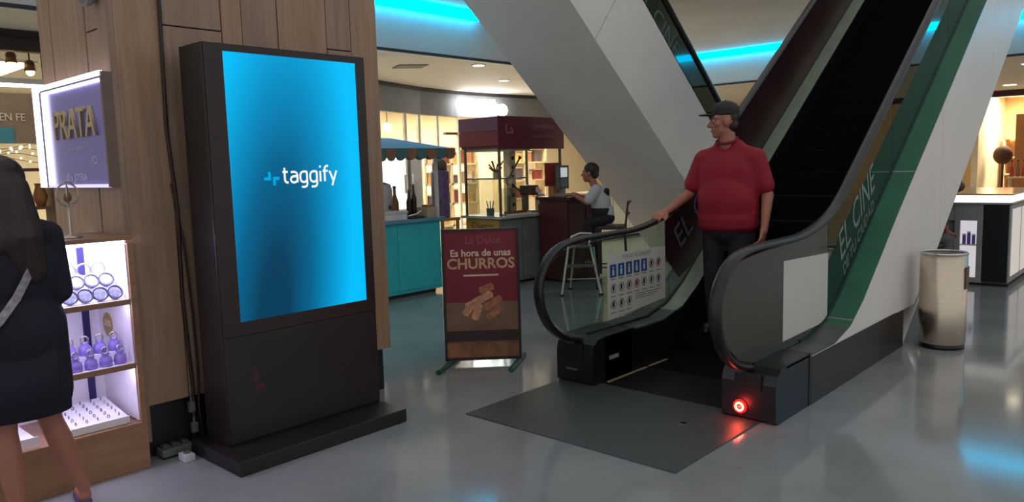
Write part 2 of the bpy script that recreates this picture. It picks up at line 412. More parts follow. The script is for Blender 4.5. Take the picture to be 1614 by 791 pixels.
for ch in 'taggify':
    adv, strokes = GL[ch]; b = MB()
    for st_ in strokes: b.tube([(-3.9452, 2.362+(cu+x)*0.0632, 1.537+z*0.062) for x, z in st_], 0.0063, 8)
    for v in b.bm.verts: v.co.x = -3.9452+(v.co.x+3.9452)*0.12
    b.build('letter', M_logo, scr, True); cu += adv
lg = MB(); X0, X1 = -3.9455, -3.9440; a = 0.030; y, z = 2.275, 1.565
y -= 0.005; lg.box(X0, X1, y-0.025, y+0.015, z-0.010, z+0.007); lg.box(X0, X1, y-0.001, y+0.015, z+0.006, z+0.036); y += 0.007
lg.box(X0, X1, y+0.021, y+0.061, z-0.010, z+0.008); lg.box(X0, X1, y+0.021, y+0.037, z-0.040, z-0.010)
lg.build('logo', M_logo2, scr)
MB().box(-3.9445, -3.9435, 2.10, 2.125, 0.42, 0.50).build('sticker', mat('faded_red_sticker', (74, 30, 22), 0.5), t)
MB().box(-3.9445, -3.9435, 2.11, 2.16, 0.37, 0.40).build('sticker', MATS['faded_red_sticker'], t)

# cables hanging on the column, plugs on the floor
cb = MB().tube([(-4.345, 1.895, 4.0), (-4.335, 1.90, 2.5), (-4.34, 1.888, 1.87), (-4.335, 1.915, 1.4), (-4.34, 1.905, 0.9), (-4.335, 1.925, 0.35), (-4.32, 1.91, 0.2), (-4.315, 1.90, 0.05)], 0.011, 8).build('power_cable', mat('brown_cable', (48, 30, 26), 0.5), smooth=True)
tag(cb, 'dark brown cable hanging straight down the face of the wooden column', 'cable')
cb = MB().tube([(-4.345, 1.893, 1.55), (-4.33, 1.935, 1.2), (-4.335, 1.955, 0.8), (-4.335, 1.96, 0.45), (-4.32, 1.945, 0.25), (-4.31, 1.95, 0.06)], 0.007, 8).build('power_cable', MATS['brown_cable'], smooth=True)
tag(cb, 'thinner cable branching off low on the wooden column toward the totem', 'cable')
M_plug = mat('grey_plug', (96, 104, 98), 0.5); M_plugw = mat('white_plug', (205, 203, 205), 0.4)
def plug(c, label, m, d=(0.03, 0.035, 0.06)):
    t = thing('power_plug', label, 'plug', (c[0], c[1], c[2]-d[2]/2))
    MB().box(c[0]-d[0]/2, c[0]+d[0]/2, c[1]-d[1]/2, c[1]+d[1]/2, c[2]-d[2]/2, c[2]+d[2]/2, 0.006).build('housing', m, t)
    MB().tube([(c[0], c[1], c[2]+d[2]/2), (c[0], c[1], c[2]+d[2]/2+0.03)], 0.007, 8).build('strain_relief', m, t)
plug((-4.32, 1.90, 0.255), 'small grey plug in the socket high on the black plinth', M_plug)
plug((-4.31, 1.905, 0.135), 'small grey plug hanging low on the black plinth', M_plug)
t = thing('power_strip', 'grey power strip lying against the black plinth beside the cabinet', 'power strip', (-4.33, 1.79, 0))
MB().box(-4.37, -4.28, 1.70, 1.88, 0.012, 0.055, 0.008).build('housing', M_plug, t)
for k in range(3): MB().box(-4.345, -4.305, 1.715+k*0.055, 1.75+k*0.055, 0.055, 0.075, 0.005).build('socket', mat('grey_socket', (70, 76, 72), 0.5), t)
MB().box(-4.36, -4.29, 1.71, 1.87, 0.0, 0.012).build('foot', M_black, t)
t = thing('power_adapter', 'white power adapter on the floor by the corner of the totem base', 'adapter', (-4.20, 1.79, 0))
MB().box(-4.235, -4.145, 1.765, 1.825, 0.0, 0.04, 0.008).build('housing', M_plugw, t)
MB().box(-4.20, -4.17, 1.78, 1.81, 0.04, 0.052, 0.004).build('switch', M_plug, t)
MB().tube([(-4.235, 1.80, 0.02), (-4.29, 1.83, 0.02), (-4.31, 1.93, 0.04)], 0.006, 6).build('cord', M_black, t)

# security camera high on the side boards
t = thing('security_camera', 'small dome camera high on the boarded column side', 'camera', (-4.48, 1.60, 2.58))
MB().lathe((-4.48, 1.575, 2.56), [(0.055, 0.02), (0.055, 0.0), (0.045, -0.03), (0.02, -0.05), (0, -0.055)], 20).build('dome', mat('dome_grey', (140, 134, 132), 0.3), t, True)
MB().box(-4.54, -4.42, 1.56, 1.628, 2.575, 2.60).build('bracket', mat('bracket_grey', (150, 145, 140), 0.4), t)

# ---------------------------------------------------------------- jewellery cabinet
CY0, CY1 = 0.42, 1.622
t = cab = thing('display_cabinet', 'wooden jewellery cabinet with brightly lit white shelves', 'cabinet', (-4.5, 1.1, 0))
M_cab = mat('cabinet_oak', (150, 112, 82), 0.4, var=0.14, scale=5, stretch=(1, 1, 8))
M_inner = mat('cabinet_white', (235, 232, 238), 0.5, var=0.02)
MB().box(-4.76, -4.25, CY0, CY1, 0.0, 0.262, 0.004).build('base', M_cab, t)
MB().box(-4.76, -4.25, 1.592, CY1, 0.262, 1.245).build('side_panel', M_cab, t)
MB().box(-4.74, -4.27, 1.586, 1.592, 0.27, 1.24).build('side_lining', M_inner, t)
MB().box(-4.76, -4.25, CY0, CY0+0.03, 0.262, 1.245).build('side_panel', M_cab, t)
MB().box(-4.76, -4.735, CY0+0.03, 1.592, 0.262, 1.245).build('back_panel', M_inner, t)
MB().box(-4.76, -4.25, CY0, CY1, 1.262, 1.285, 0.003).build('top', M_cab, t)
for z in (0.575, 0.925):
    MB().box(-4.735, -4.262, CY0+0.03, 1.586, z, z+0.018).build('shelf', M_inner, t)
    MB().box(-4.262, -4.247, CY0+0.03, 1.586, z-0.008, z+0.02).build('shelf_edge', M_cab, t)
MB().box(-4.735, -4.72, 1.495, 1.53, 0.262, 1.245).build('back_post', mat('navy_post', (38, 34, 92), 0.4), t)
M_led = emis('white_led', (220, 208, 255), 24.0)
MB().box(-4.74, -4.27, CY0+0.03, 1.586, 1.245, 1.262).build('light_panel', emis('white_led_panel', (222, 210, 255), 12.0), t)
for z in (0.567, 0.917):
    MB().box(-4.30, -4.275, CY0+0.04, 1.58, z, z+0.008).build('light_strip', M_led, t)
st = MB().lathe((0, 0, 0), [(0.07, 0), (0.07, 0.004), (0, 0.004)], 28, Matrix.Translation((-4.60, 1.586, 0.765)) @ Matrix.Rotation(math.pi/2, 4, 'X')).build('price_sticker', mat('gold_sticker', (176, 150, 90), 0.4), t)
text('sticker_lettering', '-50%', 0.055, (-4.60, 1.5805, 0.755), (1, 0, 0), (0, 0, 1), mat('sticker_print', (232, 220, 180), 0.5), st, 'CENTER', 0.0006)

# watches on the upper shelf
M_dial = mat('watch_dial', (186, 192, 226), 0.25, 0.2, var=0.35, scale=60); M_cush = mat('velvet_white', (238, 236, 244), 0.8)
def watch(loc, rz, label):
    t = thing('watch', label, 'watch', loc, rz, 'silver watches on the upper cabinet shelf')
    w = Matrix.Translation(loc) @ Matrix.Rotation(rz, 4, 'Z')
    A = w @ Matrix.Translation((0, 0, 0.040)) @ Matrix.Rotation(math.radians(62), 4, 'Y')
    ring = [A @ Vector((0.036*math.cos(k*math.pi/10), 0.036*math.sin(k*math.pi/10), 0)) for k in range(20)]
    MB().tube(ring, 0.0055, 8, True).build('case', mat('watch_steel', (104, 106, 132), 0.3, 0.8), t, True)
    MB().lathe((0, 0, 0), [(0, -0.004), (0.029, -0.004), (0.029, 0.003), (0, 0.004)], 20, A).build('dial', M_dial, t)
    B = w @ Matrix.Translation((-0.022, 0, 0.0285)) @ Matrix.Rotation(math.pi/2, 4, 'X')
    MB().lathe((0, 0, 0), [(0.028, -0.011), (0.026, -0.013), (0.026, 0.013), (0.028, 0.011)], 16, B).build('strap', MATS['watch_steel'], t)
    return t
names = ['nearest the woman', 'second from the woman', 'third from the woman', 'fourth from the woman', 'fifth from the woman', 'nearest the cabinet side']
w0 = None
for row, (x, wd, dz) in enumerate(((-4.315, 'front row', 0), (-4.43, 'raised second row', 0.06))):
    st = MB().box(x-0.062, x+0.012, 1.12, 1.58, 0.943, 0.945+dz).build('watch_riser', M_cush, cab)
    for k in range(6):
        lab = 'silver round watch in the %s on the upper shelf, %s' % (wd, names[k])
        lc = (x, 1.165+k*0.074, 0.9455+dz)
        if w0 is None: w0 = watch(lc, 0, lab)
        else: dup(w0, lc, random.uniform(-.15, .15), lab)
# white bangles on the step behind
MB().box(-4.61, -4.50, 1.12, 1.58, 0.943, 1.055).build('bangle_riser', M_cush, cab)
MB().box(-4.46, -4.385, 1.12, 1.58, 0.5935, 0.65).build('pouch_riser', M_cush, cab)
b0 = None
for k in range(6):
    lab = 'white bangle standing behind the watches, %s' % names[k]
    lc = (-4.55, 1.17+k*0.074, 1.055)
    if b0 is None:
        ring = [Vector((0, 0.034*math.cos(a*math.pi/10), 0.04+0.034*math.sin(a*math.pi/10))) + Vector(lc) for a in range(20)]
        b0 = thing('bangle', lab, 'bangle', lc, 0, 'white bangles on the upper cabinet shelf')
        MB().tube(ring, 0.0055, 8, True).build('ring', mat('bangle_silver', (150, 150, 176), 0.3, 0.5), b0, True)
        MB().box(lc[0]-0.02, lc[0]+0.02, lc[1]-0.014, lc[1]+0.014, lc[2], lc[2]+0.007).build('stand', M_cush, b0)
    else: dup(b0, lc, random.uniform(-.2, .2), lab)
# violet gift boxes with white bows on the middle shelf
M_vio = mat('violet_satin', (150, 128, 214), 0.4, var=0.2); b0 = None
for row, x in enumerate((-4.32, -4.42)):
    for k in range(6):
        lab = 'violet jewel pouch with silver ring on the middle shelf, %s row, %s' % (('front', 'back')[row], names[k])
        lc = (x, 1.165+k*0.074+0.01*row, 0.5935+0.0565*row)
        if b0 is None:
            b0 = thing('jewel_pouch', lab, 'pouch', lc, 0, 'violet pouches on the middle cabinet shelf')
            MB().lathe(lc, [(0.030, 0), (0.034, 0.02), (0.030, 0.045), (0.016, 0.058), (0.022, 0.07), (0, 0.064)], 12).build('bag', M_vio, b0, True)
            ring = [Vector((0, 0.018*math.cos(a*math.pi/8), 0.085+0.018*math.sin(a*math.pi/8))) + Vector(lc) for a in range(16)]
            MB().tube(ring, 0.004, 6, True).build('ring', M_chrome, b0, True)
        else: dup(b0, lc, random.uniform(-.4, .4), lab)
# sloping ring tray on the bottom
t = thing('ring_tray', 'white sloping tray of rings on the lowest cabinet shelf', 'tray', (-4.45, 1.35, 0.262))
TM = Matrix.Translation((-4.455, 1.37, 0.315)) @ Matrix.Rotation(math.radians(8), 4, 'Y')
MB().box(-0.17, 0.17, -0.17, 0.17, -0.012, 0.012, 0.003, TM).build('pad', M_cush, t)
MB().box(0.168, 0.178, -0.172, 0.172, -0.022, 0.016, 0.0, TM).build('front_lip', M_inner, t)
MB().prism([(-4.62, 0.262), (-4.29, 0.262), (-4.29, 0.272), (-4.62, 0.318)], 1, 1.21, 1.53).build('wedge', M_inner, t)
rg = None
for a in range(6):
    for c in range(6):
        p = TM @ Vector((-0.13+a*0.052, -0.135+c*0.054, 0.012))
        lab = 'small silver ring in the white tray, %s row, %s from left' % (('backmost', 'fifth', 'fourth', 'third', 'second', 'front')[a], ('first', 'second', 'third', 'fourth', 'fifth', 'sixth')[c])
        if rg is None:
            ring = [Vector((0.0, 0.009*math.cos(q*math.pi/6), 0.008+0.009*math.sin(q*math.pi/6))) for q in range(12)]
            rg = MB().tube(ring, 0.0025, 5, True).build('finger_ring', mat('silver_ring', (150, 150, 160), 0.25, 0.9), None, True); rg.location = p
            tag(rg, lab, 'ring', 'rings in the cabinet tray')
        else:
            dup(rg, p, random.uniform(0.5, 2.2), lab)
# a second lit tray at the left end
t = thing('ring_tray', 'white flat tray at the far left end of the cabinet behind the woman', 'tray', (-4.45, 0.9, 0.262))
MB().box(-4.62, -4.30, 0.72, 1.10, 0.262, 0.30, 0.004).build('pad', M_cush, t)
MB().box(-4.30, -4.29, 0.715, 1.105, 0.262, 0.312).build('front_lip', M_inner, t)

# jewellery stand with hoop on the cabinet top
t = thing('necklace_stand', 'wire hoop necklace stand on top of the cabinet under the sign', 'stand', (-4.42, 1.38, 1.285))
M_wire = mat('silver_wire', (190, 182, 172), 0.25, 0.8)
MB().lathe((-4.42, 1.38, 1.285), [(0.055, 0), (0.055, 0.008), (0.012, 0.014), (0.007, 0.02), (0.007, 0.19), (0, 0.19)], 20).build('base', M_wire, t, True)
for k, (ra, tilt) in enumerate(((0.060, 0.3), (0.052, -0.5), (0.046, 1.2))):
    ring = []
    for q in range(24):
        v = Vector((0, ra*math.cos(q*math.pi/12), ra*1.05*math.sin(q*math.pi/12))); v = Matrix.Rotation(tilt, 3, 'Z') @ v
        ring.append(v+Vector((-4.42, 1.38, 1.285+0.20+0.03)))
    MB().tube(ring, 0.0035, 6, True).build('hoop', M_wire, t, True)
MB().ball((-4.42, 1.38, 1.50), (0.016, 0.02, 0.028)).build('pendant', mat('amber_pendant', (120, 84, 52), 0.3), t, True)

# ---------------------------------------------------------------- lit shop sign on the column side
t = thing('shop_sign', 'violet lightbox sign with gold letters on the column side above the cabinet', 'sign', (-4.92, 1.6, 1.53))
SX0, SX1, SZ0, SZ1 = -5.47, -4.37, 1.545, 2.155
def sign_face():
    m = mat('sign_violet', (112, 104, 158), 0.35, var=0.05, emit=(84, 78, 140), estr=0.25); return m
MB().box(SX0, SX1, 1.585, 1.625, SZ0, SZ1).build('panel', sign_face(), t)
MB().box(SX1, SX1+0.02, 1.57, 1.625, SZ0, SZ1).build('frame', mat('sign_frame', (112, 92, 78), 0.4), t)
M_tubel = emis('violet_white_led', (226, 216, 255), 6.0)
MB().box(SX0-0.01, SX0+0.10, 1.565, 1.585, SZ0, SZ1).build('light_tube', M_tubel, t)
MB().box(SX0+0.13, SX0+0.20, 1.572, 1.585, SZ0+0.005, SZ1-0.05).build('light_tube', M_tubel, t)
MB().box(SX0+0.10, SX0+0.13, 1.568, 1.585, SZ0, SZ1-0.03).build('divider', mat('sign_divider', (70, 62, 96), 0.4), t)
MB().box(SX0-0.01, SX1, 1.565, 1.585, SZ1-0.022, SZ1+0.005).build('light_tube', M_tubel, t)
MB().box(SX0+0.13, SX1, 1.568, 1.585, SZ1-0.032, SZ1-0.022).build('divider', MATS['sign_divider'], t)
MB().box(SX0+0.13, SX1, 1.572, 1.585, SZ1-0.047, SZ1-0.034).build('light_tube', M_tubel, t)
MB().box(SX0, SX1, 1.570, 1.585, SZ0-0.002, SZ0+0.016).build('light_tube', emis('violet_white_led_dim', (200, 192, 235), 1.5), t)
for k in range(24):
    z = SZ0+0.02+k*0.025
    MB().box(SX0-0.018, SX0-0.010, 1.57, 1.60, z, z+0.012).build('led', emis('violet_led', (150, 90, 255), 3.0), t)
text('lettering', 'PRATA', 0.235, (-5.16, 1.575, 1.83), (1, 0, 0), (0, 0, 1), mat('gold_letters', (186, 168, 128), 0.35, 0.4), t, depth=0.008, bold=0.002, sx=0.93)
M_fp = mat('pale_print', (205, 200, 230), 0.5)
text('small_lettering', 'JOYERIA EN PLATA', 0.03, (-4.98, 1.583, 1.755), (1, 0, 0), (0, 0, 1), M_fp, t, depth=0.0008)
text('small_lettering', '925', 0.06, (-4.62, 1.583, 1.675), (1, 0, 0), (0, 0, 1), M_fp, t, depth=0.0008)
text('small_lettering', '@ la  JOYERIA', 0.055, (-5.05, 1.583, 1.585), (1, 0, 0), (0, 0, 1), M_fp, t, depth=0.0008, bold=0.001)

# ================================================================ ESCALATOR in front
SL = 0.714
def deck(y):
    P = [(4.2, .335), (5.25, .335), (5.56, .405), (5.82, .55), (6.09, .75), (6.57, 1.11), (7.13, 1.51)]
    if y >= 7.13: return 1.51+SL*(y-7.13)
    for (a, za), (b, zb) in zip(P[:-1], P[1:]):
        if y <= b: return za+(zb-za)*max(0, (y-a))/(b-a)
HR = [(4.34, .33), (4.15, .385), (4.0, .50), (3.92, .66), (3.92, .80), (4.0, .93), (4.14, 1.015), (4.35, 1.05), (4.7, 1.055), (5.0, 1.058), (5.2, 1.075), (5.4, 1.11), (5.6, 1.165), (5.78, 1.245)]
HR += [(y, 1.33+SL*(y-5.92)) for y in (5.92, 7, 8, 9, 10, 11, 12, 13, 14)]
def rail_z(y):
    top = [p for p in HR if p[1] > 1.0 and p[0] >= 4.14]
    if y < 4.14: return 1.0
    for (a, za), (b, zb) in zip(top[:-1], top[1:]):
        if y <= b: return za+(zb-za)*(y-a)/(b-a)
YS = [4.45, 5.25, 5.4, 5.56, 5.7, 5.82, 5.95, 6.09, 6.3, 6.57, 7.13, 8, 9, 10, 11, 12, 13, 14]
esc = thing('escalator', 'rising black escalator with glass balustrades and a man coming down', 'escalator', (-2.69, 4.4, 0))
M_rub = mat('handrail_rubber', (30, 26, 28), 0.35, var=0.1)
M_dk = mat('escalator_black', (24, 24, 28), 0.35, var=0.15)
M_plate = mat('ribbed_plate', (88, 94, 94), 0.38, 0.5, var=0.12, scale=60, stretch=(0.2, 6, 1), bump=0.25)
M_deckg = mat('deck_pale', (150, 160, 142), 0.35, 0.3, var=0.08)
M_deckd = mat('deck_grey', (92, 96, 94), 0.35, 0.4, var=0.08)
M_green = mat('deck_green', (58, 112, 88), 0.3, 0.2, var=0.15, scale=2)
M_tread = mat('step_black', (11, 11, 15), 0.8, var=0.2, scale=90, stretch=(8, 0.3, 1), bump=0.3, spec=0.12)
G_clear = glass('balustrade_glass', (228, 238, 232), 0.04)
G_green = glass('balustrade_glass_green', (120, 165, 150), 0.10)
G_sheen = glass('balustrade_glass_painted_sheen', (150, 150, 140), 0.05, 0.12, 0.35, (116, 114, 104))  # grey diffuse share painted in for reflections on the newel glass
# landing plate, comb, steps
MB().box(-3.50, -1.955, 3.32, 4.40, 0.0, 0.008).build('landing_plate', M_plate, esc)
MB().box(-3.215, -2.185, 4.405, 4.98, 0.0, 0.008).build('comb_plate', mat('comb_metal', (40, 40, 42), 0.4, 0.5), esc)
MB().box(-2.32, -2.28, 3.98, 4.02, 0.008, 0.011, 0.001).build('plate_key', M_chrome, esc)
for k in range(30):
    y0 = 4.985+k*0.4*0.75; y1 = y0+0.295
    if y1 > 13.4: break
    z = max(0.004, SL*((y0+y1)/2-5.5))
    s = MB().box(-3.195, -2.205, y0, y1, max(-0.08, z-0.26), z, 0.004).build('step', M_tread, esc)
# yellow-ish edge line beside the left skirt
MB().box(-3.190, -3.165, 4.45, 4.97, 0.008, 0.011).build('edge_line', mat('edge_line', (150, 140, 112), 0.5), esc)
MB().box(-3.190, -3.165, 5.0, 5.27, 0.008, 0.011).build('edge_line', MATS['edge_line'], esc)
# skirts, decks
def band(ya, yb, zl, zh, xa, xb, name, m, step=None):
    ys = sorted({y for y in YS if ya < y < yb} | {ya, yb})
    b = MB()
    for p, q in zip(ys[:-1], ys[1:]):
        b.prism([(p, zl(p)), (q, zl(q)), (q, zh(q)), (p, zh(p))], 0, xa, xb)
    bmesh.ops.remove_doubles(b.bm, verts=b.bm.verts, dist=1e-5)
    return b.build(name, m, esc)
trb = lambda y: max(0.0, 1.50+SL*(y-8.90))
band(4.45, 14, lambda y: max(0, SL*(y-5.5)-0.45), lambda y: deck(y)-0.012, -3.225, -3.20, 'skirt', M_dk)
band(4.45, 14, lambda y: max(0, SL*(y-5.5)-0.45), lambda y: deck(y)-0.012, -2.20, -2.175, 'skirt', M_dk)
dd = lambda y: deck(y)-0.012
band(4.45, 5.45, dd, deck, -3.345, -3.20, 'inner_deck', M_deckd)
band(5.45, 14, dd, deck, -3.345, -3.20, 'inner_deck', M_deckg)
band(4.45, 14, dd, deck, -2.20, -2.055, 'inner_deck', M_deckd)
band(4.45, 14, dd, deck, -3.53, -3.365, 'outer_deck', M_deckd)
band(4.45, 5.50, dd, deck, -2.03, -1.85, 'outer_deck', M_deckd)
band(5.50, 14, dd, deck, -2.03, -1.85, 'outer_deck', M_green)
band(5.10, 14, deck, lambda y: deck(y)+0.022, -2.056, -2.026, 'glass_clamp', mat('clamp_dark_green', (20, 46, 42), 0.4))
band(4.45, 14, deck, lambda y: deck(y)+0.018, -3.366, -3.344, 'glass_clamp', mat('clamp_black', (26, 30, 30), 0.4))
# newel bases
for (xa, xb) in ((-3.53, -3.20), (-2.20, -1.85)):
    prof = [(4.47, 0.0), (4.33, 0.0), (4.30, 0.02), (4.30, 0.24), (4.32, 0.30), (4.37, 0.335), (4.47, 0.345), (4.80, 0.345), (4.80, 0.0)]
    nb = MB().prism(prof, 0, xa, xb).build('newel_base', M_dk, esc)
    MB().box(xa+0.09, xb-0.09, 4.288, 4.302, 0.20, 0.30, 0.004).build('rail_inlet', M_black, nb)
    MB().box(xa-0.004, xb+0.004, 4.80, 4.83, 0.0, 0.345).build('joint_strip', M_black, nb)
MB().box(-3.199, -3.197, 4.50, 4.62, 0.16, 0.19).build('data_plate', mat('data_plate', (150, 150, 146), 0.4), esc)
MB().box(-3.44, -3.34, 4.297, 4.300, 0.10, 0.115).build('data_plate', mat('data_plate_dim', (84, 84, 84), 0.4), esc)
# emergency stop with a glowing red ring
MS = Matrix.Translation((-2.075, 4.298, 0.085)) @ Matrix.Rotation(math.pi/2, 4, 'X')
stp = MB().lathe((0, 0, 0), [(0.044, 0), (0.044, 0.010), (0.036, 0.014), (0, 0.014)], 24, MS).build('stop_button', mat('stop_red', (150, 14, 12), 0.35, emit=(255, 30, 20), estr=1.2), esc)
MB().tube([MS @ Vector((0.024*math.cos(k*math.pi/12), 0.024*math.sin(k*math.pi/12), 0.017)) for k in range(24)], 0.006, 8, True).build('glow_ring', emis('red_ring', (255, 150, 105), 9), stp, True)
MB().box(-2.083, -2.067, 4.280, 4.286, 0.082, 0.088).build('glow_mark', emis('red_mark', (255, 120, 80), 4), stp)
lamp = bpy.data.lights.new('stop_lamp', 'POINT'); lamp.energy = 0.9; lamp.color = (1, 0.05, 0.03); lamp.shadow_soft_size = 0.03
lo = bpy.data.objects.new('stop_lamp', lamp); COL.objects.link(lo); lo.parent = esc; lo.location = (-2.075+2.69, 4.24-4.4, 0.09)
# glass panels
def glass_panel(x, ya, yb, m, newel=False):
    ys = sorted({y for y in YS if ya < y < yb} | {ya, yb})
    lo_ = [(y, deck(y)+0.002) for y in ys]; hi_ = [(y, rail_z(y)-0.03) for y in ys]
    if newel:
        arc = [p for p in HR[:7]][::-1]
        cy, cz = 4.45, 0.72
        arc = [(p[0]+0.03*(1 if p[0] < cy else 0), p[1]-0.02*(1 if p[1] > cz else -1)) for p in arc]
        poly = lo_ + hi_[::-1] + arc
    else: poly = lo_ + hi_[::-1]
    return MB().prism(poly, 0, x-0.006, x+0.006).build('glass_panel', m, esc)
cuts = [4.45, 5.60, 7.05, 8.75, 10.4, 12.0, 13.6]
for i in range(len(cuts)-1):
    glass_panel(-2.041, cuts[i]+0.004, cuts[i+1]-0.004, G_sheen if i == 0 else G_green, i == 0)
    glass_panel(-3.355, cuts[i]+0.004, cuts[i+1]-0.004, G_clear, i == 0)
for y in (5.60, 7.05):
    MB().box(-2.03, -1.852, y-0.004, y+0.004, deck(y)-0.004, deck(y)+0.006).build('deck_joint', mat('joint_silver', (190, 192, 188), 0.3, 0.5), esc)
MB().box(-3.345, -3.20, 5.44, 5.46, deck(5.45)-0.006, deck(5.45)+0.005).build('deck_joint', MATS['joint_silver'], esc)
# handrails
for x in (-3.355, -2.041):
    b = MB()
    fine = []
    for i in range(13):
        p0, p1, p2, p3 = HR[max(0, i-1)], HR[i], HR[i+1], HR[i+2]
        for q in range(4):
            u = q/4
            fine.append(tuple(0.5*(2*p1[k]+(p2[k]-p0[k])*u+(2*p0[k]-5*p1[k]+4*p2[k]-p3[k])*u*u+(3*p1[k]-p0[k]-3*p2[k]+p3[k])*u**3) for k in (0, 1)))
    path = fine+HR[13:]
    n = len(path); sec = [(-0.04, 0.0), (-0.036, 0.018), (-0.02, 0.026), (0.02, 0.026), (0.036, 0.018), (0.04, 0.0), (0.03, -0.012), (-0.03, -0.012)]
    rings = []
    for i, (y, z) in enumerate(path):
        a = path[max(0, i-1)]; c = path[min(n-1, i+1)]
        ty, tz = c[0]-a[0], c[1]-a[1]; l = math.hypot(ty, tz); ty /= l; tz /= l
        ny, nz = (-tz, ty)
        rings.append([b.bm.verts.new((x+u, y+ny*v, z+nz*v)) for u, v in sec])
    for A, B in zip(rings[:-1], rings[1:]):
        for k in range(8): b.bm.faces.new((A[k], A[(k+1) % 8], B[(k+1) % 8], B[k]))
    b.bm.faces.new(rings[0]); b.bm.faces.new(rings[-1][::-1])
    b.build('handrail', M_rub, esc, True)
# cladding: dark skirting, white side panels, soffit
band(4.83, 6.82, lambda y: 0.0, lambda y: 0.318 if y < 6.6 else 0.30, -1.862, -1.845, 'outer_skirting', mat('dark_skirting', (44, 38, 38), 0.35, var=0.1))
sp = [4.84, 7.9, 9.9, 11.9, 14.0]
for i in range(len(sp)-1):
    ya, yb = sp[i]+0.003, sp[i+1]-0.003
    band(ya, yb, lambda y: max(0.31, trb(y)) if y < 7.3 else trb(y), lambda y: deck(y)-0.013, -1.87, -1.85, 'side_panel', M_white)
    band(ya, yb, lambda y: trb(y), lambda y: deck(y)-0.013, -3.53, -3.51, 'side_panel', M_white)
for ya, yb in ((6.85, 8.9), (8.9, 10.9), (10.9, 14)):
    band(ya+0.003, yb-0.003, lambda y: trb(y)-0.02, lambda y: trb(y), -3.53, -1.85, 'soffit_panel', M_white)
# printed film on the left balustrade
M_film = mat('ad_film', (52, 25, 29), 0.35, var=0.55, scale=1.6)
b = MB(); fy = [5.53, 5.75, 6.0, 6.5, 7.13, 8, 9, 10, 11, 12, 13.5]
def film_lo(y): return {5.53: 0.80, 5.75: 0.60}.get(y, deck(y)+0.02)
for p, q in zip(fy[:-1], fy[1:]): b.prism([(p, film_lo(p)), (q, film_lo(q)), (q, rail_z(q)-0.04), (p, rail_z(p)-0.04)], 0, -3.348, -3.345)
film = b.build('ad_film', M_film, esc)
cs_, sn_ = math.cos(math.atan(SL)), math.sin(math.atan(SL))
M_ftx = mat('film_print', (92, 90, 108), 0.5)
text('film_lettering', 'EL CINE', 0.30, (-3.343, 5.76, 0.84), (0, cs_, sn_), (0, -sn_, cs_), M_ftx, film, depth=0.0006)
# lettering on the outside of the right balustrade
M_gtx = mat('glass_print', (120, 134, 128), 0.5)
text('glass_lettering', 'EL CINE', 0.33, (-2.033, 5.86, 0.80), (0, cs_, sn_), (0, -sn_*0.4, cs_), M_gtx, esc, depth=0.0006, sx=0.80)
text('glass_lettering', 'DE TU CIUDAD', 0.125, (-2.033, 5.93, 0.69), (0, cs_, sn_), (0, -sn_*0.4, cs_), M_gtx, esc, depth=0.0006, sx=0.95)

# safety notice on the left balustrade glass
t = thing('safety_notice', 'white notice with blue pictograms stuck inside the left balustrade glass', 'notice', (-3.34, 5.1, 0.4))
M_pap = mat('notice_white', (206, 205, 198), 0.6, var=0.03)
MB().prism([(4.70, 0.40), (5.53, 0.46), (5.53, 0.895), (4.70, 0.915)], 0, -3.3485, -3.3465).build('sheet', M_pap, t)
M_blu = mat('pictogram_blue', (30, 84, 140), 0.5); M_pic = mat('pictogram_grey', (120, 118, 114), 0.5); M_pik = mat('pictogram_dark', (44, 42, 46), 0.5); M_red = mat('pictogram_red', (150, 70, 60), 0.5)
XN = -3.3464
def picto(y, z, kind):
    if kind == 'b':
        o = MB().box(XN, XN+0.001, y-0.042, y+0.042, z-0.05, z+0.05).build('pictogram', M_blu, t)
        MB().box(XN+0.001, XN+0.0016, y-0.012, y+0.012, z-0.035, z+0.012).build('figure', M_pap, o)
        MB().box(XN+0.001, XN+0.0016, y-0.009, y+0.009, z+0.018, z+0.034).build('figure', M_pap, o)
    else:
        mm = M_red if kind == 'r' else M_pic
        ring = [Vector((XN+0.0006, y+0.033*math.cos(k*math.pi/8), z+0.033*math.sin(k*math.pi/8))) for k in range(16)]
        o = MB().tube(ring, 0.004, 4, True).build('pictogram', mm, t)
        MB().box(XN, XN+0.001, y-0.012, y+0.012, z-0.02, z+0.02).build('figure', M_pik, o)
    MB().box(XN, XN+0.0008, y-0.036, y+0.036, z-0.068, z-0.061).build('caption', M_pic, t)
for k in range(7): picto(4.775+k*0.108, 0.775, 'b' if k < 5 else 'r')
for k in range(7): picto(4.775+k*0.108, 0.642, 'r' if k in (2, 3) else 'g')
for k in range(3): picto(4.775+k*0.108, 0.515, 'g')
for k in range(3): MB().box(XN, XN+0.0008, 5.08, 5.46-0.05*k, 0.55-k*0.018, 0.556-k*0.018).build('text_line', M_pic, t)
text('heading', 'POR SU SEGURIDAD', 0.045, (XN, 4.90, 0.855), (0, 1, 0), (0, 0, 1), M_pic, t, depth=0.0004)
# blank sheet on the right balustrade
o = MB().prism([(4.82, 0.395), (5.60, 0.405), (5.60, 0.905), (4.82, 0.93)], 0, -2.034, -2.031).build('paper_sheet', mat('paper_white', (205, 203, 196), 0.6, var=0.02))
tag(o, 'blank white sheet taped on the right balustrade glass of the escalator', 'paper')

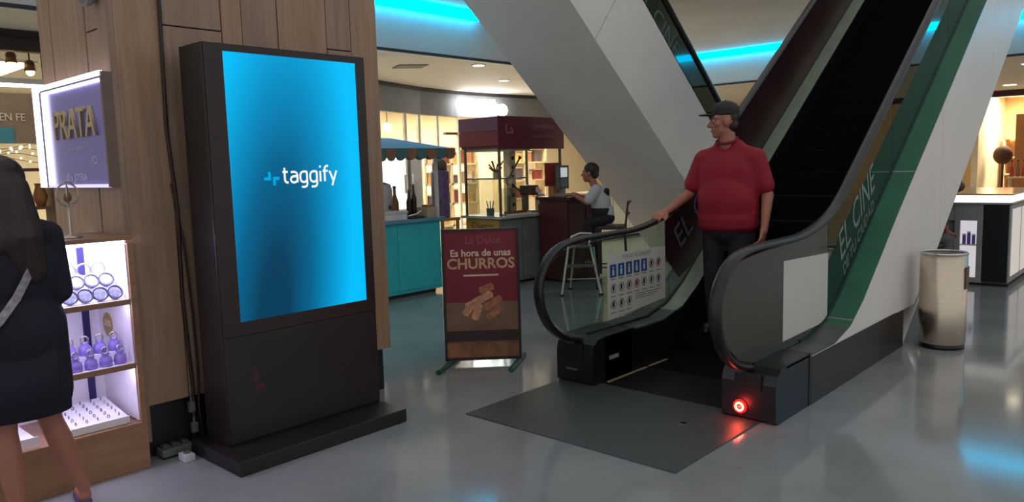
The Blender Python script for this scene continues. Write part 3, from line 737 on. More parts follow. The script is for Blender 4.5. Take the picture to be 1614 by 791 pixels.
# ================================================================ SECOND ESCALATOR (crossing behind)
S2 = 0.83
e2 = thing('escalator', 'white clad escalator rising to upper left behind, seen from underneath', 'escalator', (-5.9, 11, 0))
so = lambda y: max(0.0, 2.98-S2*(y-7.13))
dk = lambda y: max(0.34, 3.54-S2*(y-8.14))
hr2 = lambda y: max(1.05, 3.60-S2*(y-8.81))
XA, XB = -6.6, -5.2
def seg2(ys, zl, zh, xa, xb, name, m, parent=e2):
    b = MB()
    for p, q in zip(ys[:-1], ys[1:]): b.prism([(p, zl(p)), (q, zl(q)), (q, zh(q)), (p, zh(p))], 0, xa, xb)
    bmesh.ops.remove_doubles(b.bm, verts=b.bm.verts, dist=1e-5)
    return b.build(name, m, parent)
# side panels with joints square to the slope
so_raw = lambda y: 2.98-S2*(y-7.13)
dk_raw = lambda y: 3.54-S2*(y-8.14)
DX = (dk_raw(0)-so_raw(0))/(1/0.85+S2)   # run of a joint that leans 0.85 : 1
for ya, yb in ((2.6, 7.13), (7.13, 10.3)):
    g = 0.004
    poly = [(ya+g, so_raw(ya+g)), (yb-g, so_raw(yb-g)), (yb-g+DX, dk_raw(yb-g+DX)), (ya+g+DX, dk_raw(ya+g+DX))]
    for xa in (XB-0.02, XA): MB().prism(poly, 0, xa, xa+0.02).build('side_panel', M_white, e2)
poly = [(10.304, so_raw(10.304)), (10.72, 0.0), (13.2, 0.0), (13.2, 0.33), (12.0, 0.345), (10.304+DX, dk_raw(10.304+DX))]
for xa in (XB-0.02, XA): MB().prism(poly, 0, xa, xa+0.02).build('side_panel', M_white, e2)
for ya, yb in ((2.6, 4.9), (4.9, 7.13), (7.13, 8.87), (8.87, 10.7)):
    seg2([ya+0.005, yb-0.005], lambda y: so_raw(y), lambda y: so_raw(y)+0.02, XA+0.02, XB-0.02, 'soffit_panel', M_white)
ys2 = [3.2, 6, 8.14, 10, 11.9, 13.2]
seg2(ys2, lambda y: dk(y)-0.02, dk, XA, XB, 'deck', M_deckd)
yg = [3.2, 5.0, 6.8, 8.6, 10.3, 11.8]
for p, q in zip(yg[:-1], yg[1:]):
    for x in (XB-0.10, XA+0.09): seg2([p+0.004, q-0.004], lambda y: dk(y)+0.005, lambda y: hr2(y)-0.02, x, x+0.012, 'glass_panel', glass('balustrade_glass_teal', (70, 112, 106), 0.10))
for x in (XB-0.094, XA+0.096):
    MB().tube([(x, y, hr2(y)) for y in (3.2, 6, 9, 11.8, 12.6)], 0.045, 8).build('handrail', M_rub, e2, True)
s2n = math.sqrt(1+S2*S2)
text('glass_lettering', 'VIVE EL CINE', 0.33, (XB-0.085, 7.55, 4.12), (0, 1/s2n, -S2/s2n), (0, S2/s2n, 1/s2n), mat('glass_print_dim', (84, 104, 100), 0.5), e2, depth=0.0006)

# ================================================================ SHOP SIGN AND STALLS BEYOND
t = thing('shop_sign', 'overexposed white glowing letters on the grey curved fascia', 'sign', (-11.85, 12.0, 2.7))
M_glow = emis('sign_glow', (255, 255, 255), 14)
text('lettering', 'Tmobo', 0.40, (-11.80, 11.42, 2.735), (0.06, 1, 0), (0, 0, 1), M_glow, t, depth=0.03, bold=0.035, sx=1.06)

# --- blue awning kiosk with teal counter
t = thing('snack_kiosk', 'teal counter kiosk under a blue scalloped awning behind the column', 'kiosk', (-7.9, 5.8, 0))
M_teal = mat('teal_panel', (52, 196, 204), 0.4, var=0.08); M_aw = mat('awning_blue', (70, 138, 172), 0.6, var=0.1)
M_top = mat('counter_blue', (96, 150, 176), 0.3, var=0.06)
MB().box(-8.55, -7.34, 4.4, 6.62, 0.05, 0.93).build('counter', M_teal, t)
for k in range(3): MB().box(-7.345, -7.33, 4.45+k*0.73, 5.14+k*0.73, 0.09, 0.90, 0.004).build('front_panel', M_teal, t)
MB().box(-8.50, -7.40, 4.45, 6.56, 0.0, 0.05).build('plinth', M_black, t)
MB().box(-8.60, -7.28, 4.35, 6.68, 0.93, 0.97, 0.006).build('countertop', M_top, t)
for y in (4.45, 6.60):
    for x in (-7.36, -8.5): MB().box(x-0.02, x+0.02, y-0.02, y+0.02, 0.97, 1.84).build('post', mat('post_white', (220, 218, 210), 0.4), t)
aw = MB(); x0, x1, y0, y1 = -8.75, -7.15, 4.2, 6.76
r0, r1 = (-7.95, 4.6), (-7.95, 6.35)
A = [(x0, y0, 1.83), (x1, y0, 1.83), (x1, y1, 1.83), (x0, y1, 1.83)]; B = [(r0[0], r0[1], 2.0), (r1[0], r1[1], 2.0)]
aw.quad(A[1], A[2], B[1], B[0]); aw.quad(A[3], A[0], B[0], B[1]); aw.bm.faces.new([aw.bm.verts.new(q) for q in (A[2], A[3], B[1])]); aw.bm.faces.new([aw.bm.verts.new(q) for q in (A[0], A[1], B[0])])
bmesh.ops.remove_doubles(aw.bm, verts=aw.bm.verts, dist=1e-4)
bmesh.ops.solidify(aw.bm, geom=aw.bm.faces[:], thickness=0.02)
aw.build('awning', M_aw, t)
M_sc = [mat('valance_teal', (72, 112, 116), 0.7), mat('valance_brown', (140, 102, 80), 0.7)]
def scal(w, d): return [(-w/2, 0), (w/2, 0), (w/2, -d*0.6), (w*0.3, -d*0.92), (0, -d), (-w*0.3, -d*0.92), (-w/2, -d*0.6)]
n = 16
for k in range(n):
    w = (y1-y0)/n; yc = y0+(k+0.5)*w
    MB().prism([(yc+a, 1.84+b) for a, b in scal(w-0.004, 0.135)], 0, x1-0.004, x1+0.004).build('valance_flap', M_sc[k % 2], t)
for k in range(8):
    w = (x1-x0)/8; xc = x0+(k+0.5)*w
    MB().prism([(xc+a, 1.84+b) for a, b in scal(w-0.004, 0.135)], 1, y1-0.004, y1+0.004).build('valance_flap', M_sc[k % 2], t)
# things on and behind the kiosk
def item(name, label, cat, parts, group=None):
    """parts: list of (part name, MB, material)"""
    if len(parts) == 1:
        o = parts[0][1].build(name, parts[0][2], None, True); return tag(o, label, cat, group)
    first = parts[0][1]
    pts = [v.co for p in parts for v in p[1].bm.verts]
    c = (sum(p.x for p in pts)/len(pts), sum(p.y for p in pts)/len(pts), min(p.z for p in pts))
    t = thing(name, label, cat, c, 0, group)
    for nm, b, m in parts: b.build(nm, m, t)
    return t
M_wh = mat('appliance_white', (228, 226, 222), 0.35); M_gy = mat('appliance_grey', (150, 148, 144), 0.35); M_br = mat('brown_glass', (120, 82, 50), 0.25)
M_dkb = mat('dark_bottle', (46, 36, 32), 0.25); M_or = mat('caramel', (170, 110, 60), 0.4); M_beige = mat('beige_carton', (190, 170, 140), 0.6)
M_skin = mat('skin', (196, 142, 116), 0.5, var=0.06, scale=12)
item('freezer_cabinet', 'narrow tall grey freezer standing behind the blue awning kiosk', 'freezer', [
    ('body', MB().box(-10.2, -9.66, 8.10, 8.34, 0.0, 1.80, 0.01), M_gy), ('door', MB().box(-9.66, -9.64, 8.11, 8.33, 0.1, 1.76, 0.005), mat('freezer_door', (178, 174, 170), 0.3)),
    ('handle', MB().box(-9.64, -9.61, 8.12, 8.14, 0.9, 1.5, 0.004), M_wh)])
item('milk_dispenser', 'white domed dispenser on the teal counter at the column edge', 'dispenser', [
    ('tank', MB().lathe((-7.92, 6.2, 0.97), [(0.10, 0), (0.10, 0.36), (0.08, 0.43), (0, 0.46)], 20), M_wh), ('tap', MB().box(-7.82, -7.78, 6.18, 6.22, 1.08, 1.13, 0.004), M_dkb)])
item('syrup_bottle', 'brown syrup bottle standing near the dispenser on the teal counter', 'bottle', [
    ('glass', MB().lathe((-7.68, 6.17, 0.97), [(0.045, 0), (0.05, 0.02), (0.05, 0.2), (0.02, 0.3), (0.018, 0.38), (0, 0.38)], 14), M_br), ('cap', MB().lathe((-7.68, 6.17, 1.35), [(0.022, 0), (0.022, 0.03), (0, 0.03)], 12), M_dkb)])
item('cake_box', 'flat white cake box on the front of the teal counter', 'box', [
    ('box', MB().box(-7.62, -7.36, 5.72, 6.1, 0.97, 1.05, 0.004), M_wh), ('lid', MB().box(-7.63, -7.35, 5.71, 6.11, 1.05, 1.075, 0.004), mat('carton_white', (214, 212, 208), 0.5))])
item('scoop_tray', 'dark metal scoop tray beside the white cake box', 'tray', [
    ('tray', MB().box(-7.52, -7.36, 6.16, 6.38, 0.97, 0.995, 0.004), M_dkb), ('scoop', MB().tube([(-7.46, 6.2, 1.0), (-7.42, 6.3, 1.02), (-7.40, 6.36, 1.06)], 0.012, 8), M_chrome)])
for k, (yy, hh) in enumerate(((6.42, 0.33), (6.50, 0.40))):
    item('syrup_bottle', 'dark bottle at the right end of the teal counter, %s' % ('shorter' if k == 0 else 'taller one'), 'bottle', [
        ('glass', MB().lathe((-7.7, yy, 0.97), [(0.035, 0), (0.038, 0.02), (0.038, hh*0.6), (0.015, hh*0.8), (0.014, hh), (0, hh)], 14), M_dkb), ('cap', MB().lathe((-7.7, yy, 0.97+hh), [(0.017, 0), (0.017, 0.025), (0, 0.025)], 10), M_or)])
item('napkin_box', 'beige napkin carton at the corner of the teal counter', 'box', [
    ('carton', MB().box(-7.55, -7.35, 6.42, 6.60, 0.97, 1.10, 0.006), M_beige), ('napkins', MB().box(-7.50, -7.40, 6.46, 6.56, 1.10, 1.13, 0.004), M_or)])
# white folding leg sign stand right of the teal counter
o = MB().box(-7.05, -7.02, 6.74, 6.80, 0.0, 0.62, 0.004).build('bollard_post', mat('post_pale', (190, 192, 188), 0.4))
tag(o, 'short pale post standing right of the teal counter', 'post')

item('added_glow_fridge', 'white fridge with glowing door added for the bright area under the blue awning', 'fridge', [  # invented fridge; its glowing door supplies the bright white under the awning
    ('body', MB().box(-10.2, -9.62, 7.0, 8.02, 0.0, 1.86, 0.006), M_wh), ('lit_door', MB().box(-9.62, -9.605, 7.05, 7.97, 0.95, 1.80), emis('fridge_glow', (255, 252, 246), 1.6)), ('handle', MB().box(-9.605, -9.58, 7.93, 7.95, 1.2, 1.5), M_gy)])
t = thing('added_counter', 'cream counter added in place of a warm lit patch beyond the bar stool', 'counter', (-9.5, 13.6, 0))  # invented counter standing in for a warm lit surface
MB().box(-9.9, -9.25, 12.6, 15.0, 0.05, 0.95).build('body', M_cream, t)
for k in range(4): MB().box(-9.252, -9.235, 12.63+k*0.6, 13.2+k*0.6, 0.1, 0.9, 0.004).build('panel', M_cream, t)
MB().box(-9.95, -9.2, 12.55, 15.05, 0.95, 1.0, 0.005).build('top', M_beige, t)
MB().box(-9.88, -9.3, 12.62, 14.98, 0, 0.05).build('plinth', M_black, t)
downlight((-8.9, 13.6, 3.2), 'round ceiling light added above the cream counter beyond the bar stool', 0.09, 120)  # lamp added to light the stand-in counter

# --- candy tower on a small stand
M_org = mat('orange_wood', (186, 134, 82), 0.5, var=0.15)
t = thing('side_table', 'small orange wooden stand holding the violet candy tower', 'table', (-7.75, 7.02, 0))
MB().box(-7.93, -7.56, 6.86, 7.20, 0.88, 0.92, 0.004).build('tabletop', M_org, t)
for x in (-7.90, -7.59):
    for y in (6.89, 7.17): MB().box(x-0.018, x+0.018, y-0.018, y+0.018, 0, 0.88).build('leg', M_org, t)
MB().box(-7.90, -7.59, 6.88, 7.18, 0.40, 0.42).build('shelf', M_org, t)
t = thing('candy_tower', 'violet and dark candy tower with domed top left of the churros cart', 'dispenser', (-7.75, 7.02, 0.92))
M_pur = mat('violet_wrap', (116, 92, 132), 0.5, var=0.4, scale=18)
MB().lathe((-7.75, 7.02, 0.92), [(0.12, 0), (0.125, 0.02), (0.125, 0.60), (0.11, 0.64), (0, 0.64)], 20).build('drum', M_pur, t, True)
MB().lathe((-7.75, 7.02, 1.56), [(0.10, 0), (0.105, 0.08), (0.08, 0.14), (0.03, 0.17), (0, 0.175)], 20).build('dome', mat('tower_dome', (110, 92, 74), 0.4, var=0.3, scale=20), t, True)

# --- churros cart
cart = t = thing('churros_cart', 'churros cart with a maroon box canopy on posts and grey counter', 'cart', (-7.2, 7.9, 0))
M_mar = mat('maroon_panel', (122, 32, 42), 0.45, var=0.08); M_mar2 = mat('maroon_panel_dark', (98, 24, 36), 0.45, var=0.08)
M_cnt = mat('cart_grey', (116, 122, 120), 0.45, var=0.12)
MB().box(-7.55, -6.90, 7.30, 8.10, 0.04, 0.90, 0.004).build('counter', M_cnt, t)
MB().box(-7.55, -7.0, 8.10, 8.56, 0.04, 0.90, 0.004).build('counter_niche', mat('cart_dark', (52, 54, 54), 0.5), t)
for k in range(2): MB().box(-6.902, -6.885, 7.33+k*0.385, 7.70+k*0.385, 0.08, 0.87, 0.004).build('front_panel', M_cnt, t)
MB().box(-7.50, -6.94, 7.34, 8.52, 0, 0.04).build('plinth', M_black, t)
MB().box(-7.60, -6.84, 7.24, 8.62, 0.90, 0.935, 0.004).build('countertop', mat('counter_pale', (186, 180, 168), 0.35), t)
ys = MB().box(-7.54, -6.92, 7.285, 7.298, 0.72, 0.885).build('price_board', mat('yellow_board', (196, 150, 72), 0.5, var=0.1), t)
text('board_lettering', 'Churros', 0.12, (-7.23, 7.283, 0.765), (1, 0, 0), (0, 0, 1), mat('board_print', (80, 50, 28), 0.5), ys, 'CENTER', 0.0006)
for x in (-7.52, -6.885):
    for y in (7.29, 8.55): MB().box(x-0.014, x+0.014, y-0.014, y+0.014, 0.935, 1.84).build('post', mat('post_bronze', (96, 84, 74), 0.4), t)
MB().box(-7.56, -6.86, 7.26, 8.58, 1.83, 2.22).build('canopy_core', M_mar2, t)
cp = MB().box(-6.86, -6.845, 7.25, 8.60, 1.815, 2.245, 0.004).build('canopy_panel', M_mar2, t)
c2 = MB().box(-7.58, -6.85, 7.243, 7.258, 1.86, 2.05, 0.003).build('canopy_panel', M_mar, t)
MB().box(-7.58, -6.85, 7.243, 7.258, 2.055, 2.235, 0.003).build('canopy_panel', mat('maroon_violet', (112, 62, 84), 0.45), t)
MB().box(-7.55, -6.88, 7.30, 7.9, 1.795, 1.83).build('ceiling_lamp', mat('lamp_cover', (190, 184, 168), 0.5), t)
M_cpr = mat('canopy_print', (170, 110, 110), 0.5)
text('canopy_lettering', 'La', 0.17, (-6.843, 7.38, 2.02), (0, 1, 0), (0, 0, 1), M_cpr, cp, depth=0.0006)
text('canopy_lettering', 'CHURRERIA', 0.085, (-6.843, 7.92, 2.09), (0, 1, 0), (0, 0, 1), M_cpr, cp, depth=0.0006)
text('canopy_lettering', 'RELLENOS Y BAÑADOS', 0.045, (-6.843, 7.92, 1.97), (0, 1, 0), (0, 0, 1), M_cpr, cp, depth=0.0006)
G_case = glass('case_glass', (222, 226, 222), 0.04)
MB().box(-7.50, -6.90, 7.305, 7.315, 0.94, 1.42).build('case_glass', G_case, t)
MB().box(-6.91, -6.90, 7.32, 7.85, 0.94, 1.30).build('case_glass', G_case, t)
MB().box(-7.51, -6.90, 7.30, 7.86, 1.42, 1.44).build('case_shelf', mat('shelf_grey', (130, 126, 118), 0.4), t)
# churro press with long levers
item('churro_press', 'steel churro press with two long spread levers on the cart', 'press', [
    ('column', MB().lathe((-7.05, 7.62, 0.935), [(0.07, 0), (0.07, 0.02), (0.03, 0.04), (0.03, 0.40), (0.06, 0.42), (0.06, 0.50), (0, 0.52)], 16), M_steel),
    ('lever', MB().tube([(-7.03, 7.60, 1.40), (-6.98, 7.80, 1.70)], 0.012, 8), M_dkb), ('lever', MB().tube([(-7.03, 7.60, 1.40), (-6.98, 7.86, 1.20)], 0.012, 8), M_dkb),
    ('knob', MB().ball((-6.98, 7.80, 1.70), 0.024), M_dkb), ('knob', MB().ball((-6.98, 7.86, 1.20), 0.024), M_dkb)])
tw = [('column', MB().box(-7.40, -7.28, 7.92, 8.04, 0.935, 1.80, 0.004), mat('tower_beige', (200, 190, 168), 0.5))]
for k in range(6): tw.append(('button', MB().ball((-7.275, 7.98, 1.70-k*0.13), (0.012, 0.03, 0.028)), M_dkb))
item('topping_tower', 'beige topping tower with a column of dark knobs on the cart', 'dispenser', tw)
item('mixer', 'dark kneading mixer with a round white dial on the cart counter', 'mixer', [
    ('base', MB().box(-7.2, -6.98, 8.02, 8.2, 0.935, 0.97, 0.004), M_gy), ('neck', MB().box(-7.19, -7.12, 8.05, 8.12, 0.97, 1.22, 0.006), M_gy),
    ('head', MB().box(-7.2, -6.96, 8.02, 8.16, 1.18, 1.32, 0.02), mat('mixer_brown', (74, 54, 46), 0.35)),
    ('dial', MB().lathe((0, 0, 0), [(0.045, 0), (0.045, 0.012), (0, 0.014)], 18, Matrix.Translation((-6.96, 8.13, 1.25)) @ Matrix.Rotation(math.pi/2, 4, 'Y')), M_wh)])
item('glaze_pot', 'white glaze pot with brown rim beside the mixer on the cart', 'pot', [
    ('pot', MB().lathe((-7.08, 8.32, 0.935), [(0.06, 0), (0.075, 0.06), (0.075, 0.22), (0, 0.22)], 18), M_beige), ('lid', MB().lathe((-7.08, 8.32, 1.155), [(0.078, 0), (0.07, 0.03), (0.015, 0.05), (0.015, 0.07), (0, 0.07)], 18), M_wh)])
lbls = ['leftmost, nearest the mixer', 'second from the mixer', 'third from the mixer', 'fourth from the mixer', 'last, beside the cart post']
for k in range(5):
    y = 8.10+k*0.095; h = 0.14+0.02*(k % 3)
    item('sauce_bottle', '%s sauce bottle in the row on the cart edge, %s' % (('brown', 'white', 'caramel')[k % 3], lbls[k]), 'bottle', [
        ('body', MB().lathe((-6.90, y, 0.935), [(0.027, 0), (0.027, h*0.75), (0.012, h*0.9), (0, h*0.9)], 12), (M_br, M_wh, M_or)[k % 3]), ('nozzle', MB().lathe((-6.90, y, 0.935+h*0.9), [(0.010, 0), (0.003, 0.05), (0, 0.05)], 10), M_wh)], 'sauce bottles on the churros cart')
item('churro_tray', 'flat tray of churros on the cart counter behind the corner post', 'tray', [
    ('tray', MB().box(-7.0, -6.88, 7.42, 7.9, 0.935, 0.955, 0.004), M_wh)] + [('churro', MB().tube([(-6.98, 7.46+k*0.07, 0.972), (-6.90, 7.48+k*0.07, 0.972)], 0.016, 8), M_or) for k in range(6)])
item('stick_cluster', 'brown bunch of dried sticks on the glass case shelf', 'decoration', [
    ('pot', MB().lathe((-7.15, 7.5, 1.44), [(0.04, 0), (0.05, 0.07), (0, 0.07)], 14), M_beige)] + [('stick', MB().tube([(-7.15, 7.5, 1.5), (-7.15+math.cos(a)*0.10, 7.5+math.sin(a)*0.10, 1.62+0.05*math.sin(3*a))], 0.011, 6), M_br) for a in [q*0.7 for q in range(9)]])
item('utensil_jar', 'glass jar of dark utensils inside the cart case', 'jar', [
    ('jar', MB().lathe((-7.2, 7.42, 0.935), [(0.05, 0), (0.055, 0.1), (0, 0.1)], 16), M_gy)] + [('utensil', MB().tube([(-7.2+dx, 7.42, 1.0), (-7.2+dx*2.2, 7.42, 1.13)], 0.007, 6), M_dkb) for dx in (-0.03, 0, 0.03)])

# --- maroon bar counter with screens
t = thing('bar_counter', 'dark maroon bar counter where the seated person leans', 'counter', (-6.6, 8.4, 0))
M_barm = mat('bar_maroon', (82, 32, 32), 0.45, var=0.12)
MB().box(-6.82, -6.34, 8.0, 8.78, 0.03, 1.12).build('body', M_barm, t)
for k in range(2): MB().box(-6.342, -6.328, 8.03+k*0.375, 8.38+k*0.375, 0.08, 1.08, 0.004).build('panel', M_barm, t)
MB().box(-6.80, -6.40, 8.05, 8.74, 0, 0.03).build('plinth', M_black, t)
MB().box(-6.84, -6.26, 7.95, 8.82, 1.12, 1.16, 0.005).build('top', mat('bar_top', (60, 34, 34), 0.3), t)
item('cash_register', 'grey cash register with a small lit screen on the bar counter', 'register', [
    ('base', MB().box(-6.68, -6.48, 8.14, 8.36, 1.16, 1.20, 0.006), M_gy), ('stand', MB().box(-6.62, -6.58, 8.22, 8.28, 1.20, 1.28), M_gy),
    ('screen_housing', MB().box(-6.64, -6.58, 8.14, 8.36, 1.26, 1.58, 0.008), mat('register_grey', (96, 104, 104), 0.4)),
    ('screen', MB().box(-6.58, -6.575, 8.18, 8.32, 1.42, 1.55), emis('register_screen', (210, 220, 224), 0.7)),
    ('keypad', MB().box(-6.58, -6.574, 8.18, 8.32, 1.28, 1.40), mat('keypad', (130, 140, 136), 0.5))])
item('menu_stand', 'red and orange menu stand on the bar counter behind the cart post', 'menu', [
    ('panel', MB().box(-6.76, -6.74, 8.05, 8.40, 1.30, 1.62, 0.004), mat('menu_red', (158, 52, 42), 0.5, var=0.35, scale=14)), ('foot', MB().box(-6.79, -6.70, 8.16, 8.30, 1.16, 1.30, 0.004), M_org)])

# --- bar stool with back
def bar_stool(loc, rz, label):
    t = thing('bar_stool', label, 'stool', loc, rz)
    w = Matrix.Translation(loc) @ Matrix.Rotation(rz, 4, 'Z'); P = lambda x, y, z: w @ Vector((x, y, z))
    M_st = mat('stool_brown', (56, 38, 34), 0.4)
    b = MB().box(-0.19, 0.19, -0.19, 0.19, 0.74, 0.785, 0.012, w); b.build('seat', M_st, t)
    for sx in (-1, 1):
        for sy in (-1, 1): MB().tube([P(sx*0.16, sy*0.16, 0.74), P(sx*0.20, sy*0.20, 0.0)], 0.014, 8).build('leg', M_st, t)
        MB().tube([P(-0.17, sx*0.165, 0.76), P(-0.21, sx*0.165, 1.10)], 0.014, 8).build('back_post', M_st, t)
    for z in (1.08, 0.93): MB().tube([P(-0.21 if z > 1 else -0.19, -0.165, z), P(-0.235 if z > 1 else -0.215, 0, z+0.012), P(-0.21 if z > 1 else -0.19, 0.165, z)], 0.018, 8).build('back_rail', M_st, t)
    for sx in (-1, 1):
        MB().tube([P(sx*0.188, -0.188, 0.25), P(sx*0.188, 0.188, 0.25)], 0.010, 8).build('foot_rail', M_st, t)
        MB().tube([P(-0.188, sx*0.188, 0.25), P(0.188, sx*0.188, 0.25)], 0.010, 8).build('foot_rail', M_st, t)
    return t
bar_stool((-5.78, 8.24, 0), math.atan2(-0.55, -0.83), 'dark brown bar stool under the seated person in white')

# --- folding step ladder
LB = Vector((-5.72, 7.48, 0)); wx = Vector((0.736, 0.677, 0)); dx = Vector((-0.677, 0.736, 0))
def LP(w, d, z): return LB+wx*w+dx*d+Vector((0, 0, z))
t = thing('step_ladder', 'small folding aluminium step ladder in front of the bar counter', 'ladder', LB)
M_al = mat('aluminium', (222, 220, 214), 0.4, 0.3)
for s in (-1, 1):
    MB().tube([LP(s*0.13-0.02, 0, 0.60), LP(s*0.24-0.02, -0.20, 0.015)], 0.014, 8).build('front_leg', M_al, t)
    MB().tube([LP(s*0.12+0.04, 0.03, 0.56), LP(s*0.18+0.06, 0.28, 0.015)], 0.012, 8).build('rear_leg', M_al, t)
    MB().box(-0.02, 0.02, -0.02, 0.02, 0, 0.02, M=Matrix.Translation(LP(s*0.24-0.02, -0.20, 0))).build('foot', M_black, t)
    MB().box(-0.02, 0.02, -0.02, 0.02, 0, 0.02, M=Matrix.Translation(LP(s*0.18+0.06, 0.28, 0))).build('foot', M_black, t)
MB().tube([LP(-0.15, 0, 0.60), LP(-0.11, 0.05, 0.70), LP(0.0, 0.1, 0.735), LP(0.14, 0.1, 0.73), LP(0.10, 0.02, 0.60)], 0.013, 8).build('handle', M_al, t, True)
for z, d in ((0.57, -0.02), (0.34, -0.10)):
    w = 0.13+(0.6-z)*0.137
    p = [LP(-w-0.02, d-0.06, z), LP(w-0.02, d-0.06, z), LP(w-0.02, d+0.10, z), LP(-w-0.02, d+0.10, z)]
    b = MB(); lo_ = [b.bm.verts.new(q) for q in p]; hi_ = [b.bm.verts.new(q+Vector((0, 0, 0.02))) for q in p]
    b.bm.faces.new(lo_); b.bm.faces.new(hi_[::-1])
    for k in range(4): b.bm.faces.new((lo_[k], lo_[(k+1) % 4], hi_[(k+1) % 4], hi_[k]))
    b.build('tread', mat('tread_grey', (110, 108, 104), 0.5), t)
MB().tube([LP(-0.16, 0.22, 0.14), LP(0.26, 0.22, 0.14)], 0.008, 6).build('brace', M_al, t)

# --- floor stand poster
a = Vector((-4.53, 4.09, 0)); bb = Vector((-4.09, 4.53, 0)); ud = (bb-a).normalized(); nd = Vector((ud.y, -ud.x, 0)); W = (bb-a).length
def SP(u, d, z): return a+ud*u+nd*d+Vector((0, 0, z))
t = thing('poster_stand', 'maroon churros poster stand on green feet before the escalator', 'sign', (-4.31, 4.31, 0))
SM = Matrix(((ud.x, nd.x, 0, a.x), (ud.y, nd.y, 0, a.y), (0, 0, 1, 0), (0, 0, 0, 1)))
def sb(u0, u1, d0, d1, z0, z1, nm, m, par=t, bev=0.0): return MB().box(u0, u1, d0, d1, z0, z1, bev, SM).build(nm, m, par)
M_fr = mat('frame_black', (36, 26, 30), 0.4)
sb(0, 0.02, -0.02, 0.02, 0.04, 1.09, 'frame_post', M_fr); sb(W-0.02, W, -0.02, 0.02, 0.04, 1.09, 'frame_post', M_fr)
sb(0.0, W, -0.02, 0.02, 1.09, 1.105, 'frame_rail', M_fr); sb(0, W, -0.018, 0.024, 0.195, 0.275, 'frame_rail', mat('rail_brown', (48, 26, 26), 0.4)); sb(0, W, -0.018, 0.022, 0.035, 0.055, 'frame_rail', M_fr)
ps = sb(0.02, W-0.02, -0.008, 0.006, 0.51, 1.09, 'poster', mat('poster_red', (128, 26, 40), 0.45, var=0.10, scale=3))
pp = sb(0.02, W-0.02, -0.008, 0.006, 0.275, 0.51, 'poster_photo', mat('poster_brown', (128, 96, 76), 0.45, var=0.25, scale=5))
lp = sb(0.02, W-0.02, -0.008, 0.006, 0.055, 0.195, 'lower_poster', mat('lower_brown', (146, 96, 66), 0.45, var=0.4, scale=9))
M_ptx = mat('poster_cream', (226, 196, 176), 0.5); M_ptd = mat('poster_faint', (150, 82, 84), 0.5)
def st(s, size, u, z, m, bold=0, sx=1.0): return text('lettering', s, size, SP(u, 0.0065, z), ud, (0, 0, 1), m, ps, 'CENTER', 0.0006, bold, sx)
st('Es hora de unas', 0.078, W/2, 0.885, M_ptx, 0.0022, 0.98); st('CHURROS', 0.118, W/2, 0.785, mat('poster_gold', (206, 164, 130), 0.5), 0.003, 1.0)
st('La Dulce', 0.09, W/2+0.02, 0.985, M_ptd, 0, 0.9)
MB().box(0.17, 0.45, 0.006, 0.0072, 0.722, 0.736, 0, SM).build('underline', M_ptx, ps)
M_ch = [mat('churro_print_light', (206, 148, 112), 0.6, var=0.25, scale=25), mat('churro_print_mid', (176, 110, 80), 0.6, var=0.25, scale=25)]
for k, (u, z, an, l) in enumerate(((0.24, 0.50, 0.5, 0.10), (0.35, 0.62, 0.35, 0.09), (0.33, 0.545, 0.45, 0.11), (0.40, 0.50, 0.55, 0.12), (0.27, 0.43, 1.2, 0.10), (0.41, 0.42, 0.7, 0.11), (0.20, 0.45, 0.9, 0.08))):
    c, s_ = math.cos(an), math.sin(an)
    prof = [(-l*0.6, -0.03), (l*0.6, -0.03), (l*0.72, 0.0), (l*0.6, 0.03), (-l*0.6, 0.03), (-l*0.72, 0.0)]
    pts = [(u+x*c-y*s_, z+x*s_+y*c) for x, y in prof]
    b = MB(); A_ = [b.bm.verts.new(SP(x, 0.006+0.0006*(k+1), y)) for x, y in pts]; B_ = [b.bm.verts.new(SP(x, 0.005, y)) for x, y in pts]
    b.bm.faces.new(A_); b.bm.faces.new(B_[::-1])
    for q in range(6): b.bm.faces.new((A_[q], A_[(q+1) % 6], B_[(q+1) % 6], B_[q]))
    b.build('printed_churro', M_ch[k % 2], pp)
M_gf = mat('green_foot', (24, 84, 74), 0.4)
for u in (0.03, W-0.03):
    MB().tube([SP(u+0.06, -0.18, 0.02), SP(u-0.075, 0.30, 0.02)], 0.021, 10).build('foot', M_gf, t)
    MB().box(u-0.015, u+0.015, -0.015, 0.015, 0.02, 0.05, 0, SM).build('foot_bracket', M_fr, t)

# --- litter bin
t = thing('litter_bin', 'brushed steel cylindrical litter bin beside the white escalator side', 'bin', (-1.60, 7.0, 0))
MB().lathe((-1.60, 7.0, 0), [(0.165, 0.03), (0.175, 0.05), (0.175, 0.78), (0.165, 0.78), (0.165, 0.10), (0, 0.10)], 40).build('body', M_steel, t, True)
MB().lathe((-1.60, 7.0, 0), [(0.17, 0), (0.17, 0.035), (0, 0.035)], 40).build('base', M_black, t, True)
ring = [Vector((-1.60+0.171*math.cos(k*math.pi/20), 7.0+0.171*math.sin(k*math.pi/20), 0.785)) for k in range(40)]
MB().tube(ring, 0.010, 8, True).build('rim', M_chrome, t, True)
MB().lathe((-1.60, 7.0, 0), [(0.15, 0.76), (0.15, 0.765), (0, 0.72)], 30).build('liner', M_black, t, True)
MB().box(-1.60+0.16, -1.60+0.178, 7.0-0.05, 7.0+0.05, 0.50, 0.68, 0.003).build('label_plate', mat('bin_label', (92, 64, 44), 0.4), t)

